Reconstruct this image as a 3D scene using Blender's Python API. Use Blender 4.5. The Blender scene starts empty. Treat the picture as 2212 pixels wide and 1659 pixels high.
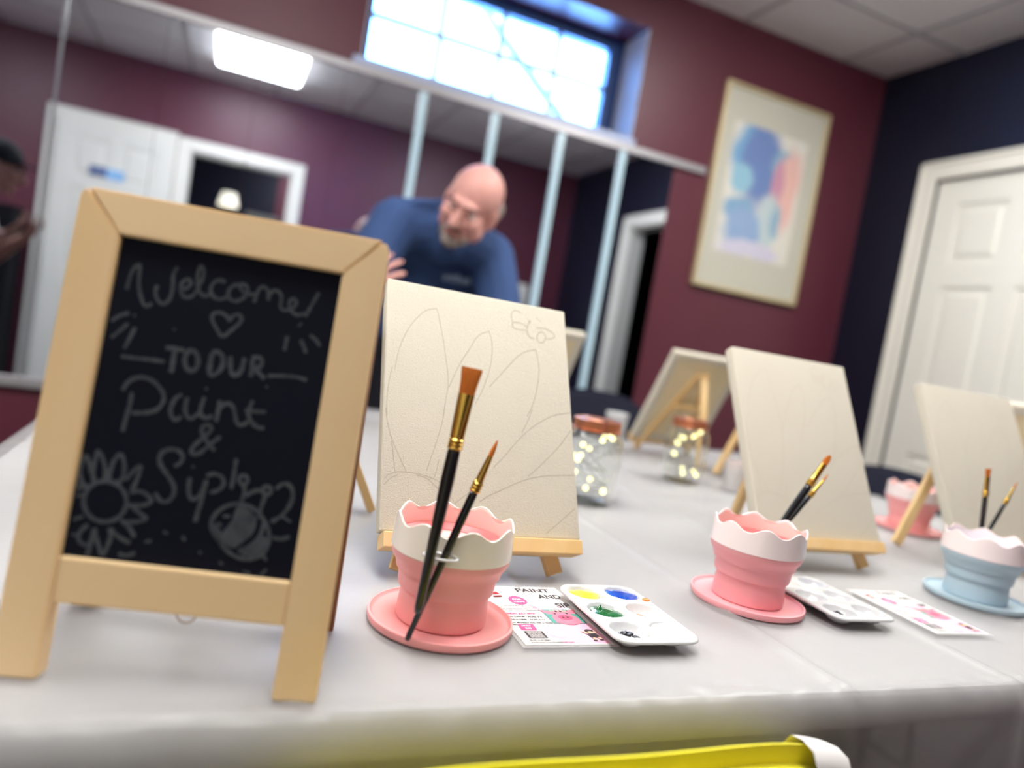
import bpy, bmesh, math, random
from mathutils import Vector, Matrix, noise
random.seed(7)
C = bpy.context.scene.collection
S = bpy.context.scene
PI = math.pi

# ------------------------------------------------------------------ camera
YAW, PITCH, ROLL, FPX = math.radians(22.477), math.radians(-3.61), math.radians(9.64), 1569.0
cf = Vector((math.sin(YAW)*math.cos(PITCH), math.cos(YAW)*math.cos(PITCH), math.sin(PITCH)))
r0 = Vector((math.cos(YAW), -math.sin(YAW), 0)); u0 = r0.cross(cf)
cr = r0*math.cos(ROLL) + u0*math.sin(ROLL); cu = -r0*math.sin(ROLL) + u0*math.cos(ROLL)
CAM = Vector((0, 0, 1.0))
cam_d = bpy.data.cameras.new('camera'); cam = bpy.data.objects.new('camera', cam_d); C.objects.link(cam)
cam.matrix_world = Matrix(((cr.x, cu.x, -cf.x, CAM.x), (cr.y, cu.y, -cf.y, CAM.y), (cr.z, cu.z, -cf.z, CAM.z), (0, 0, 0, 1)))
cam_d.sensor_width = 36; cam_d.sensor_fit = 'HORIZONTAL'; cam_d.lens = FPX/2212*36
cam_d.clip_start = 0.02; cam_d.clip_end = 100
cam_d.dof.use_dof = True; cam_d.dof.focus_distance = 0.68; cam_d.dof.aperture_fstop = 2.3
S.camera = cam
S.view_settings.view_transform = 'Standard'; S.view_settings.look = 'None'
S.view_settings.gamma = 1; S.view_settings.use_curve_mapping = False
S.view_settings.exposure = 0.66
S.cycles.use_denoising = True
S.cycles.max_bounces = 10; S.cycles.diffuse_bounces = 5; S.cycles.glossy_bounces = 5; S.cycles.transmission_bounces = 8
S.cycles.caustics_refractive = False; S.cycles.blur_glossy = 0.5
S.cycles.sample_clamp_indirect = 6

# ------------------------------------------------------------------ world (daylight outside the high window)
W = bpy.data.worlds.new('world'); S.world = W; W.use_nodes = True
bg = W.node_tree.nodes['Background']; bg.inputs[0].default_value = (0.17, 0.43, 1.0, 1); bg.inputs[1].default_value = 26.0
LIGHT_STRENGTH = 15.0

# ------------------------------------------------------------------ materials
def lin(c):
    return tuple((x/255/12.92 if x/255 <= 0.04045 else ((x/255+0.055)/1.055)**2.4) for x in c)
MATS = {}
def mat(name, rgb, rough=0.5, metal=0.0, spec=0.5, noise_amt=0.0, noise_scale=20, bump=0.0, bump_scale=200, rgb2=None, sss=0.0, coat=0.0,
        trans=0.0, ior=1.45, emis=None, estr=0.0, stretch=None, alpha=1.0, sheen=0.0):
    if name in MATS: return MATS[name]
    m = bpy.data.materials.new(name); m.use_nodes = True; nt = m.node_tree
    b = nt.nodes['Principled BSDF']; c = lin(rgb)
    b.inputs['Base Color'].default_value = (*c, 1); b.inputs['Roughness'].default_value = rough
    b.inputs['Metallic'].default_value = metal; b.inputs['Specular IOR Level'].default_value = spec
    b.inputs['Coat Weight'].default_value = coat; b.inputs['Coat Roughness'].default_value = 0.1
    b.inputs['Transmission Weight'].default_value = trans; b.inputs['IOR'].default_value = ior
    b.inputs['Alpha'].default_value = alpha; b.inputs['Sheen Weight'].default_value = sheen
    if sss: b.inputs['Subsurface Weight'].default_value = sss; b.inputs['Subsurface Radius'].default_value = (0.01, 0.005, 0.003); b.inputs['Subsurface Scale'].default_value = 0.5
    if emis is not None: b.inputs['Emission Color'].default_value = (*lin(emis), 1); b.inputs['Emission Strength'].default_value = estr
    tc = nt.nodes.new('ShaderNodeTexCoord'); mp = nt.nodes.new('ShaderNodeMapping'); nt.links.new(tc.outputs['Object'], mp.inputs[0])
    if stretch: mp.inputs['Scale'].default_value = stretch
    if noise_amt or rgb2:
        n = nt.nodes.new('ShaderNodeTexNoise'); n.inputs['Scale'].default_value = noise_scale; n.inputs['Detail'].default_value = 5
        nt.links.new(mp.outputs[0], n.inputs['Vector'])
        mx = nt.nodes.new('ShaderNodeMix'); mx.data_type = 'RGBA'
        c2 = lin(rgb2) if rgb2 else tuple(x*(1-noise_amt) for x in c)
        mx.inputs[6].default_value = (*c, 1); mx.inputs[7].default_value = (*c2, 1)
        rp = nt.nodes.new('ShaderNodeValToRGB'); rp.color_ramp.elements[0].position = 0.35; rp.color_ramp.elements[1].position = 0.65
        nt.links.new(n.outputs[0], rp.inputs[0]); nt.links.new(rp.outputs[0], mx.inputs[0]); nt.links.new(mx.outputs[2], b.inputs['Base Color'])
    if bump:
        n2 = nt.nodes.new('ShaderNodeTexNoise'); n2.inputs['Scale'].default_value = bump_scale; n2.inputs['Detail'].default_value = 3
        nt.links.new(mp.outputs[0], n2.inputs['Vector'])
        bp = nt.nodes.new('ShaderNodeBump'); bp.inputs['Strength'].default_value = bump; bp.inputs['Distance'].default_value = 0.002
        nt.links.new(n2.outputs[0], bp.inputs['Height']); nt.links.new(bp.outputs[0], b.inputs['Normal'])
    MATS[name] = m; return m

burgundy = mat('burgundy_paint', (93, 42, 56), 0.42, noise_amt=0.06, noise_scale=3, bump=0.25, bump_scale=90)
navy = mat('navy_paint', (14, 17, 38), 0.5, noise_amt=0.1, noise_scale=3, bump=0.25, bump_scale=90)
white_gloss = mat('white_trim_paint', (226, 224, 214), 0.35, bump=0.05, bump_scale=60)
white_door = mat('white_door_paint', (224, 223, 214), 0.35, bump=0.1, bump_scale=60)
tile_m = mat('ceiling_tile', (244, 242, 243), 0.9, noise_amt=0.05, noise_scale=60, bump=0.4, bump_scale=300)
grid_m = mat('ceiling_grid_metal', (190, 189, 192), 0.5)
carpet = mat('carpet', (62, 58, 60), 0.95, noise_amt=0.3, noise_scale=40, bump=0.5)
mirror_m = mat('mirror_glass', (212, 220, 234), 0.015, metal=1.0)
alu = mat('aluminium_channel', (170, 168, 172), 0.45, metal=0.6)
strip_m = mat('strip_painted_window_light', (196, 226, 240), 0.22, spec=0.8)  # window light on the joint strips, put into a pale blue base colour
seam_m = mat('grey_seam', (120, 122, 128), 0.3, metal=0.3)
cloth_m = mat('white_plastic_tablecloth', (186, 185, 186), 0.34, spec=0.45, noise_amt=0.02, noise_scale=6, bump=0.5, bump_scale=26, alpha=0.44)
wood_l = mat('light_birch', (240, 212, 166), 0.5, rgb2=(230, 198, 148), noise_scale=9, stretch=(1, 1, 0.06), bump=0.1, bump_scale=60)
wood_h = mat('light_birch_crosswise', (240, 212, 166), 0.5, rgb2=(230, 198, 148), noise_scale=9, stretch=(0.06, 1, 1), bump=0.1, bump_scale=60)
wood_b = mat('brown_edge_wood', (140, 88, 58), 0.55, rgb2=(120, 72, 48), noise_scale=12, stretch=(1, 1, 0.06))
pine = mat('pine_easel_wood', (226, 196, 146), 0.5, rgb2=(216, 180, 122), noise_scale=14, stretch=(1, 1, 0.1), bump=0.08, bump_scale=80)
slate = mat('black_chalkboard', (10, 14, 27), 0.65, spec=0.15, rgb2=(14, 18, 32), noise_scale=14, bump=0.05)
chalk = mat('chalk', (72, 77, 83), 0.95, rgb2=(56, 61, 68), noise_scale=120)
canvas_m = mat('primed_canvas', (206, 201, 185), 0.85, noise_amt=0.02, noise_scale=8, bump=0.5, bump_scale=900)
canvas_back = mat('raw_canvas_back', (222, 208, 172), 0.9, bump=0.4, bump_scale=900)
pencil = mat('pencil_line', (172, 165, 150), 0.8)
pencil2 = mat('pencil_line_pale', (196, 188, 172), 0.8)
pink = mat('pink_silicone', (243, 168, 168), 0.42, sss=0.15, noise_amt=0.02)
pink2 = mat('rose_pink_silicone', (242, 168, 174), 0.42, sss=0.15)
pink_in = mat('inner_pink_plastic', (222, 178, 172), 0.35)
pink_ring = mat('inner_coral_ring', (240, 104, 104), 0.4)
blue_s = mat('pale_blue_silicone', (172, 194, 206), 0.42, sss=0.15)
band = mat('cream_white_plastic', (236, 230, 220), 0.22, coat=0.3)
band2 = mat('blush_white_plastic', (238, 226, 226), 0.22, coat=0.3)
white_pl = mat('white_glossy_plastic', (204, 206, 208), 0.15, coat=0.5)
gold = mat('gold_ferrule', (212, 172, 84), 0.22, metal=1.0)
blackh = mat('black_lacquer_handle', (10, 11, 16), 0.25, coat=0.4)
bristle = mat('orange_bristles', (206, 116, 30), 0.6, rgb2=(186, 96, 24), noise_scale=60, stretch=(20, 20, 1))
glass_m = mat('clear_glass', (250, 252, 250), 0.03, trans=1.0, ior=1.3)
copper = mat('copper_lid_metal', (222, 150, 116), 0.3, metal=1.0)
bulb_m = mat('fairy_bulb', (255, 244, 170), 0.3, emis=(255, 246, 180), estr=1.8)
wire_m = mat('silver_wire', (180, 182, 180), 0.35, metal=0.8)
yellow = mat('yellow_upholstery', (244, 234, 36), 0.6, noise_amt=0.05, bump=0.35, bump_scale=500, sheen=0.2)
navyfab = mat('navy_upholstery', (22, 27, 48), 0.7, bump=0.3, bump_scale=400)
paper = mat('white_paper', (222, 220, 218), 0.5)
blackpl = mat('black_plastic', (7, 7, 12), 0.75, spec=0.2)
metal_g = mat('grey_metal', (130, 130, 132), 0.35, metal=0.8)
lamp_em = mat('troffer_diffuser', (255, 255, 250), 0.5, emis=(252, 250, 246), estr=LIGHT_STRENGTH)
wglass = mat('window_glass', (240, 248, 255), 0.0, trans=1.0, ior=1.01)
wframe = mat('white_vinyl_window_frame', (225, 240, 250), 0.4)
wframe_shade = mat('window_frame_painted_shade', (40, 72, 130), 0.4)  # frame lies in shadow; that shade is put into this deep blue
skin_m = mat('fair_skin', (216, 160, 150), 0.5, sss=0.1, noise_amt=0.06, noise_scale=12)
skin_d = mat('tan_skin', (150, 105, 90), 0.5, sss=0.1)
shirt_m = mat('blue_tshirt', (54, 80, 128), 0.85, noise_amt=0.12, noise_scale=8, bump=0.4, bump_scale=300)
jeans_m = mat('dark_trousers', (28, 30, 42), 0.85, noise_amt=0.1)
grey_hair = mat('grey_hair', (150, 138, 132), 0.8, noise_amt=0.25, noise_scale=120)
eye_m = mat('eye_white', (225, 220, 215), 0.2); iris_m = mat('iris_dark', (40, 32, 30), 0.2); brow_m = mat('brow_hair', (84, 60, 54), 0.8)
lip_m = mat('lips', (175, 92, 88), 0.5)

# ------------------------------------------------------------------ mesh helpers
def frame_of(d):
    d = d.normalized(); a = Vector((0, 0, 1)) if abs(d.z) < 0.9 else Vector((1, 0, 0))
    x = d.cross(a).normalized(); return x, x.cross(d).normalized(), d
def box(bm, lo, hi, M=None, bevel=0.0, seg=2):
    r = bmesh.ops.create_cube(bm, size=1); vs = r['verts']
    lo = Vector(lo); hi = Vector(hi); s = hi-lo; c = (hi+lo)/2
    for v in vs: v.co = Vector((v.co.x*s.x, v.co.y*s.y, v.co.z*s.z)) + c
    es = list({e for v in vs for e in v.link_edges})
    if bevel:
        out = bmesh.ops.bevel(bm, geom=es, offset=min(bevel, min(abs(x) for x in s)*0.45), segments=seg, affect='EDGES', profile=0.5)
        vs = list({v for f in out['faces'] for v in f.verts} | {v for v in vs if v.is_valid})
    if M is not None:
        for v in vs: v.co = M @ v.co
    return vs
def bar(bm, a, b, w, t, up=(0, 0, 1), bevel=0.001):
    """rectangular bar from a to b, w along side axis, t along the third axis"""
    a = Vector(a); b = Vector(b); d = (b-a); L = d.length; d.normalize()
    up = Vector(up); s = d.cross(up).normalized(); n = s.cross(d).normalized()
    M = Matrix(((s.x, n.x, d.x, a.x), (s.y, n.y, d.y, a.y), (s.z, n.z, d.z, a.z), (0, 0, 0, 1)))
    return box(bm, (-w/2, -t/2, 0), (w/2, t/2, L), M, bevel)
def ring(bm, c, x, y, rx, ry, n, e=1.0):
    o = []
    for i in range(n):
        a = 2*PI*i/n; ca, sa = math.cos(a), math.sin(a)
        ca = math.copysign(abs(ca)**e, ca); sa = math.copysign(abs(sa)**e, sa)
        o.append(bm.verts.new(c + x*rx*ca + y*ry*sa))
    return o
def skin_rings(bm, rs, close=True, caps=True):
    n = len(rs[0])
    for a, b in zip(rs, rs[1:]):
        for i in range(n):
            j = (i+1) % n
            if close or j: bm.faces.new((a[i], a[j], b[j], b[i]))
    if caps:
        bm.faces.new(list(reversed(rs[0]))); bm.faces.new(rs[-1])
def tube(bm, pts, r, n=8, flat=None, caps=True):
    pts = [Vector(p) for p in pts]; rs = []; px = None
    for i, p in enumerate(pts):
        d = (pts[min(i+1, len(pts)-1)] - pts[max(i-1, 0)])
        x, y, _ = frame_of(d) if d.length > 1e-9 else (Vector((1, 0, 0)), Vector((0, 1, 0)), None)
        if px is not None and d.length > 1e-9:
            y2 = d.normalized().cross(px)
            if y2.length > 1e-3: y = y2.normalized(); x = y.cross(d.normalized())
        px = x
        rr = r[i] if isinstance(r, (list, tuple)) else r
        rs.append(ring(bm, p, x, y, rr, rr*(flat or 1), n))
    skin_rings(bm, rs, caps=caps)
def lathe(bm, prof, n=48, wave=None, M=None):
    """prof: list of (r, z). wave(i, a) -> dz for ring i"""
    rs = []
    for k, (r, z) in enumerate(prof):
        row = []
        for i in range(n):
            a = 2*PI*i/n; dz = wave(k, a) if wave else 0
            p = Vector((r*math.cos(a), r*math.sin(a), z+dz)); row.append(bm.verts.new(M @ p if M else p))
        rs.append(row)
    for a, b in zip(rs, rs[1:]):
        for i in range(n):
            j = (i+1) % n; bm.faces.new((a[i], a[j], b[j], b[i]))
    return rs
def ball(bm, c, r, sub=2, sc=(1, 1, 1), M=None):
    o = bmesh.ops.create_icosphere(bm, subdivisions=sub, radius=1)
    for v in o['verts']:
        p = Vector((v.co.x*r*sc[0], v.co.y*r*sc[1], v.co.z*r*sc[2]))
        if M is not None: p = M.to_3x3() @ p if len(M) == 4 else M @ p
        v.co = Vector(c) + p
def capsules(bm, pts, rad, n=12):
    for i, p in enumerate(pts): ball(bm, p, rad[i], 2)
    for i in range(len(pts)-1):
        a, b = Vector(pts[i]), Vector(pts[i+1]); x, y, d = frame_of(b-a)
        skin_rings(bm, [ring(bm, a, x, y, rad[i], rad[i], n), ring(bm, b, x, y, rad[i+1], rad[i+1], n)])
def obj(name, bm, m, parent=None, smooth=False, label=None, kind=None, loc=None, mods=None):
    bmesh.ops.recalc_face_normals(bm, faces=bm.faces[:])
    me = bpy.data.meshes.new(name); bm.to_mesh(me); bm.free()
    for mm in (m if isinstance(m, (list, tuple)) else [m]): me.materials.append(mm)
    if smooth:
        for p in me.polygons: p.use_smooth = True
        if smooth == 'auto':
            me.set_sharp_from_angle(angle=math.radians(40))
    o = bpy.data.objects.new(name, me); C.objects.link(o)
    if parent is not None: o.parent = parent
    if label: o['label'] = label
    if kind: o['kind'] = kind
    if loc is not None: o.location = loc
    return o
def thing(name, label, cat, loc=(0, 0, 0), rot=(0, 0, 0), group=None):
    o = bpy.data.objects.new(name, None); C.objects.link(o); o.location = loc; o.rotation_euler = rot
    o.empty_display_size = 0.05; tag(o, label, cat, group); return o
def tag(o, label, cat, group=None):
    o['label'] = label; o['category'] = cat
    if group: o['group'] = group
    return o
def struct(name, bm, m, parent=None, smooth=False):
    o = obj(name, bm, m, parent, smooth)
    if parent is None: o['kind'] = 'structure'
    return o
def dup(root, loc=None, rot=None, label=None, group=None, remat=None):
    r = root.copy(); C.objects.link(r)
    if loc is not None: r.location = loc
    if rot is not None: r.rotation_euler = rot
    if label: r['label'] = label
    if group: r['group'] = group
    def kids(src, dst):
        for ch in list(src.children):
            if ch.name.startswith('~'): continue
            c = ch.copy(); C.objects.link(c); c.parent = dst
            if remat and c.type == 'MESH' and any(s in remat for s in [mm.name for mm in c.data.materials]):
                c.data = c.data.copy()
                for i, mm in enumerate(c.data.materials):
                    if mm.name in remat: c.data.materials[i] = remat[mm.name]
            kids(ch, c)
    kids(root, r); return r
def baked(name, bm, m, parent, remesh=None, smooth_it=0, paint=None):
    """apply voxel remesh / smoothing and return one continuous mesh object"""
    me = bpy.data.meshes.new('tmp'); bmesh.ops.recalc_face_normals(bm, faces=bm.faces[:]); bm.to_mesh(me); bm.free()
    t = bpy.data.objects.new('tmp', me); C.objects.link(t)
    if remesh:
        md = t.modifiers.new('r', 'REMESH'); md.mode = 'VOXEL'; md.voxel_size = remesh; md.use_smooth_shade = True
    if smooth_it:
        ms = t.modifiers.new('s', 'SMOOTH'); ms.iterations = smooth_it; ms.factor = 0.5
    dg = bpy.context.evaluated_depsgraph_get(); dg.update()
    me2 = bpy.data.meshes.new_from_object(t.evaluated_get(dg)); me2.name = name
    bpy.data.objects.remove(t); bpy.data.meshes.remove(me)
    me2.materials.clear()
    for mm in (m if isinstance(m, (list, tuple)) else [m]): me2.materials.append(mm)
    for p in me2.polygons:
        p.use_smooth = True
        if paint: p.material_index = paint(p.center)
    o = bpy.data.objects.new(name, me2); C.objects.link(o)
    if parent is not None: o.parent = parent
    return o
def text_mesh(bm, s, x, y, size, z=0.0, M=None, squash=1.0, bold=0.0, shear=0.0):
    cu_ = bpy.data.curves.new('t', 'FONT'); cu_.body = s; cu_.size = size; cu_.offset = bold; cu_.shear = shear; cu_.resolution_u = 3
    o = bpy.data.objects.new('t', cu_); C.objects.link(o)
    dg = bpy.context.evaluated_depsgraph_get(); dg.update()
    me = bpy.data.meshes.new_from_object(o.evaluated_get(dg))
    n0 = len(bm.verts); bm.from_mesh(me); bm.verts.ensure_lookup_table()
    for v in bm.verts[n0:]:
        p = Vector((x + v.co.x*squash, y + v.co.y, z)); v.co = M @ p if M else p
    bpy.data.objects.remove(o); bpy.data.curves.remove(cu_); bpy.data.meshes.remove(me)
def poly(bm, pts, z=0.0):
    return bm.faces.new([bm.verts.new((p[0], p[1], z)) for p in pts])
def ray(px, py):
    return (cr*((px-1106)/FPX) - cu*((py-829.5)/FPX) + cf)

# ================================================================== ROOM
XW, YW, YB, XL, HC = 2.925, 2.87, -0.60, -2.8, 2.60
b = bmesh.new(); box(b, (XL-0.1, YB-3.2, -0.1), (XW+2.0, YW+0.3, 0)); struct('floor', b, carpet)
b = bmesh.new(); box(b, (XL, YB, HC), (XW, YW, HC+0.06)); ceil = struct('ceiling', b, tile_m)
b = bmesh.new()
x = XW-0.30
while x > XL: box(b, (x-0.012, YB, HC-0.004), (x+0.012, YW, HC+0.001)); x -= 0.61
y = YW-0.42
while y > YB: box(b, (XL, y-0.012, HC-0.005), (XW, y+0.012, HC+0.001)); y -= 0.61
struct('ceiling_grid', b, grid_m, ceil)
# mirror wall with the high window opening
WX0, WX1, WZ0, WZ1 = 0.36, 1.55, 1.94, 2.415
WT = 0.27
b = bmesh.new()
box(b, (XL-0.1, YW, 0), (WX0, YW+WT, HC)); box(b, (WX1, YW, 0), (XW+0.1, YW+WT, HC))
box(b, (WX0, YW, 0), (WX1, YW+WT, WZ0)); box(b, (WX0, YW, WZ1), (WX1, YW+WT, HC))
struct('wall_back', b, burgundy)
# right wall (navy) with closed door and open doorway
D1A, D1B, DH = 1.66, 2.46, 2.03      # closed door opening along Y
D2A, D2B = 0.55, 1.31
b = bmesh.new()
for a0, a1 in ((YB, D2A), (D2B, D1A), (D1B, YW)): box(b, (XW, a0, 0), (XW+0.12, a1, HC))
for a0, a1 in ((D2A, D2B), (D1A, D1B)): box(b, (XW, a0, DH), (XW+0.12, a1, HC))
struct('wall_right', b, navy)
b = bmesh.new(); box(b, (XL-0.1, YB, 0), (XL, YW, HC)); struct('wall_left', b, burgundy)
# wall behind the camera, seen in the mirror
O0, O1 = -0.37, 0.405
b = bmesh.new()
box(b, (XL, YB-0.12, 0), (O0, YB, HC)); box(b, (O1, YB-0.12, 0), (XW, YB, HC)); box(b, (O0, YB-0.12, DH-0.02), (O1, YB, HC))
struct('wall_front', b, burgundy)
# dark side room behind the doorway in the front wall and hallway behind the right wall
b = bmesh.new()
box(b, (-2.0, -3.15, 0), (0.42, -3.05, HC)); box(b, (-2.1, -3.05, 0), (-2.0, YB-0.12, HC)); box(b, (1.4, -3.05, 0), (1.5, YB-0.12, HC)); box(b, (-2.0, -3.05, HC), (1.4, YB-0.12, HC+0.06))
struct('wall_side_room', b, navy)
b = bmesh.new(); box(b, (0.42, -3.15, 0), (1.5, -3.05, HC)); struct('wall_side_room_end', b, burgundy)
b = bmesh.new()
box(b, (XW+1.3, YB, 0), (XW+1.4, YW, HC)); box(b, (XW+0.12, YB-0.1, 0), (XW+1.4, YB, HC)); box(b, (XW+0.12, YW, 0), (XW+1.4, YW+0.1, HC)); box(b, (XW+0.12, YB, HC), (XW+1.4, YW, HC+0.06))
struct('wall_hallway', b, navy)

def casing_x(b, xw, y0, y1, top, w=0.083, t=0.018, sgn=-1):
    x0, x1 = sorted((xw, xw+sgn*t))
    box(b, (x0, y0-w, 0), (x1, y0, top+w), bevel=0.004); box(b, (x0, y1, 0), (x1, y1+w, top+w), bevel=0.004); box(b, (x0, y0, top), (x1, y1, top+w), bevel=0.004)
    x2 = xw+sgn*(t+0.008); x0, x1 = sorted((xw+sgn*t*0.5, x2))
    box(b, (x0, y0-w, 0), (x1, y0-w+0.02, top+w), bevel=0.004); box(b, (x0, y1+w-0.02, 0), (x1, y1+w, top+w), bevel=0.004); box(b, (x0, y0-w, top+w-0.02), (x1, y1+w, top+w), bevel=0.004)
def door_slab(b, w, h, t=0.04):
    """six panel door in local X (0..w), Z (0..h), front face at y=0 facing -Y"""
    box(b, (0, 0.008, 0), (w, t, h))
    st = 0.115; mid = 0.1; cols = [(st, w/2-mid/2), (w/2+mid/2, w-st)]
    rows = [(0.22, 0.78), (0.97, 1.535), (1.645, h-0.115)]
    xs = [0, cols[0][0], cols[0][1], cols[1][0], cols[1][1], w]; zs = [0, rows[0][0], rows[0][1], rows[1][0], rows[1][1], rows[2][0], rows[2][1], h]
    for a0, a1 in ((0, st), (w/2-mid/2, w/2+mid/2), (w-st, w)): box(b, (a0, 0, 0), (a1, 0.009, h), bevel=0.002)
    for z0, z1 in ((0, 0.22), (0.78, 0.97), (1.535, 1.645), (h-0.115, h)):
        for c0, c1 in cols: box(b, (c0-0.001, 0.0003, z0), (c1+0.001, 0.009, z1))
    for c0, c1 in cols:
        for z0, z1 in rows:
            m_ = 0.035; vs = box(b, (c0+0.016, 0.001, z0+0.016), (c1-0.016, 0.012, z1-0.016), bevel=0.0)
            for v in vs:
                if v.co.y < 0.005:
                    v.co.x += 0.02 if v.co.x < (c0+c1)/2 else -0.02; v.co.z += 0.02 if v.co.z < (z0+z1)/2 else -0.02
def knob(parent, loc, d, m=metal_g):
    b = bmesh.new(); M = Matrix.Translation(loc) @ Vector((0, 0, 1)).rotation_difference(Vector(d)).to_matrix().to_4x4()
    lathe(b, [(0.001, 0), (0.032, 0), (0.032, 0.006), (0.014, 0.012), (0.012, 0.03), (0.024, 0.042), (0.027, 0.055), (0.02, 0.066), (0.001, 0.068)], 24, M=M)
    return obj('door_knob', b, m, parent, 'auto', 'round metal knob')
def setkind(o): o['kind'] = 'structure'; return o
# door 1 (right wall, white six panel)
d1 = bpy.data.objects.new('door_1', None); C.objects.link(d1); setkind(d1); d1.location = (XW, D1B, 0); d1.rotation_euler = (0, 0, -PI/2)
b = bmesh.new(); door_slab(b, D1B-D1A-0.01, DH-0.01); ds = obj('door_slab', b, white_door, d1, loc=(0.005, 0.012, 0.005))
knob(d1, (0.73, 0.012, 0.96), (0, -1, 0))
b = bmesh.new()
casing_x(b, XW, D1A, D1B, DH)
struct('trim_1', b, white_gloss)
b = bmesh.new(); casing_x(b, XW, D2A, D2B, DH)
box(b, (XW, D2A-0.001, 0), (XW+0.13, D2A+0.015, DH)); box(b, (XW, D2B-0.015, 0), (XW+0.13, D2B+0.001, DH)); box(b, (XW, D2A, DH-0.015), (XW+0.13, D2B, DH+0.001))
struct('trim_2', b, white_gloss)
# doorway and closed door in the wall behind the camera
b = bmesh.new()
w, t, top = 0.085, 0.018, DH-0.02
for a0, a1, z0, z1 in ((O0-w, O0, 0, top+w), (O1, O1+w, 0, top+w), (O0, O1, top, top+w)): box(b, (a0, YB, z0), (a1, YB+t, z1), bevel=0.004)
box(b, (O0-0.001, YB-0.13, 0), (O0+0.015, YB, top)); box(b, (O1-0.015, YB-0.13, 0), (O1+0.001, YB, top)); box(b, (O0, YB-0.13, top-0.015), (O1, YB, top+0.001))
struct('trim_3', b, white_gloss)
d2 = bpy.data.objects.new('door_2', None); C.objects.link(d2); setkind(d2); d2.location = (-1.25, YB, 0); d2.rotation_euler = (0, 0, 0)
b = bmesh.new(); door_slab(b, 0.76, DH); bmesh.ops.rotate(b, verts=b.verts, cent=(0, 0, 0), matrix=Matrix.Rotation(PI, 3, 'Z'))
obj('door_slab', b, white_door, d2, loc=(0.77, 0.052, 0.005)); knob(d2, (0.70, 0.05, 0.96), (0, 1, 0))
b = bmesh.new()
for a0, a1, z0, z1 in ((-1.325, -1.24, 0, 2.115), (-0.492, -0.462, 0, 2.115), (-1.24, -0.492, 2.035, 2.115)): box(b, (a0, YB, z0), (a1, YB+0.022, z1), bevel=0.004)
struct('trim_4', b, white_gloss)
# baseboards
b = bmesh.new()
for y0, y1 in ((YB, D2A-0.09), (D2B+0.09, D1A-0.09), (D1B+0.09, YW)): box(b, (XW-0.014, y0, 0), (XW, y1, 0.1), bevel=0.004)
struct('baseboard_right', b, white_gloss)
b = bmesh.new(); box(b, (XL, YW-0.014, 0), (XW-0.02, YW, 0.1), bevel=0.004); struct('baseboard_back', b, white_gloss)

# window: sash set deep in the opening
win = bpy.data.objects.new('window_1', None); C.objects.link(win); setkind(win); win.location = (WX0, YW+0.2, WZ0)
ww, wh = WX1-WX0, WZ1-WZ0
b = bmesh.new()
for lo, hi in (((0, 0, 0), (0.05, 0.06, wh)), ((ww-0.075, 0, 0), (ww, 0.06, wh)), ((0.05, 0, 0), (ww-0.075, 0.06, 0.035)), ((0.05, 0, wh-0.05), (ww-0.075, 0.06, wh))): box(b, lo, hi, bevel=0.004)
obj('window_frame', b, wframe_shade, win, label='window frame, its shade painted in as deep blue')
b = bmesh.new(); gx0, gx1, gz0, gz1 = 0.05, ww-0.075, 0.035, wh-0.05
for k in (1, 2, 3): xx = gx0+(gx1-gx0)*k/4+0.02; box(b, (xx-0.012, 0.02, gz0), (xx+0.012, 0.036, gz1))
zz = gz0+(gz1-gz0)*0.56; box(b, (gx0, 0.021, zz-0.012), (gx1, 0.035, zz+0.012))
obj('muntins', b, wframe, win, label='thin white muntin grid')
b = bmesh.new(); box(b, (gx0, 0.038, gz0), (gx1, 0.042, gz1)); obj('window_pane', b, wglass, win)
b = bmesh.new(); box(b, (WX0-0.03, YW-0.022, WZ0-0.03), (WX1+0.01, YW, WZ0-0.001), bevel=0.004); box(b, (WX0, YW-0.02, WZ0-0.012), (WX1, YW+0.2, WZ0), bevel=0.0)
struct('trim_5', b, mat('sill_painted_daylight', (176, 190, 222), 0.35))  # bluish daylight on the white sill, put into its colour
b = bmesh.new(); box(b, (WX1-0.004, YW+0.002, WZ0), (WX1, YW+0.2, WZ1)); box(b, (WX0, YW+0.002, WZ0), (WX0+0.004, YW+0.2, WZ1))
struct('trim_6', b, mat('white_reveal_paint', (222, 228, 240), 0.5))
# diagonal brace outside the glass
b = bmesh.new(); tube(b, [(0.62, YW+0.42, 2.72), (0.99, YW+0.42, 2.38), (1.45, YW+0.42, 2.02), (1.7, YW+0.42, 1.8)], 0.023, 12)
tag(obj('outdoor_railing', b, wframe, smooth=True), 'thin pale diagonal rail crossing outside the high window', 'railing')

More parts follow.
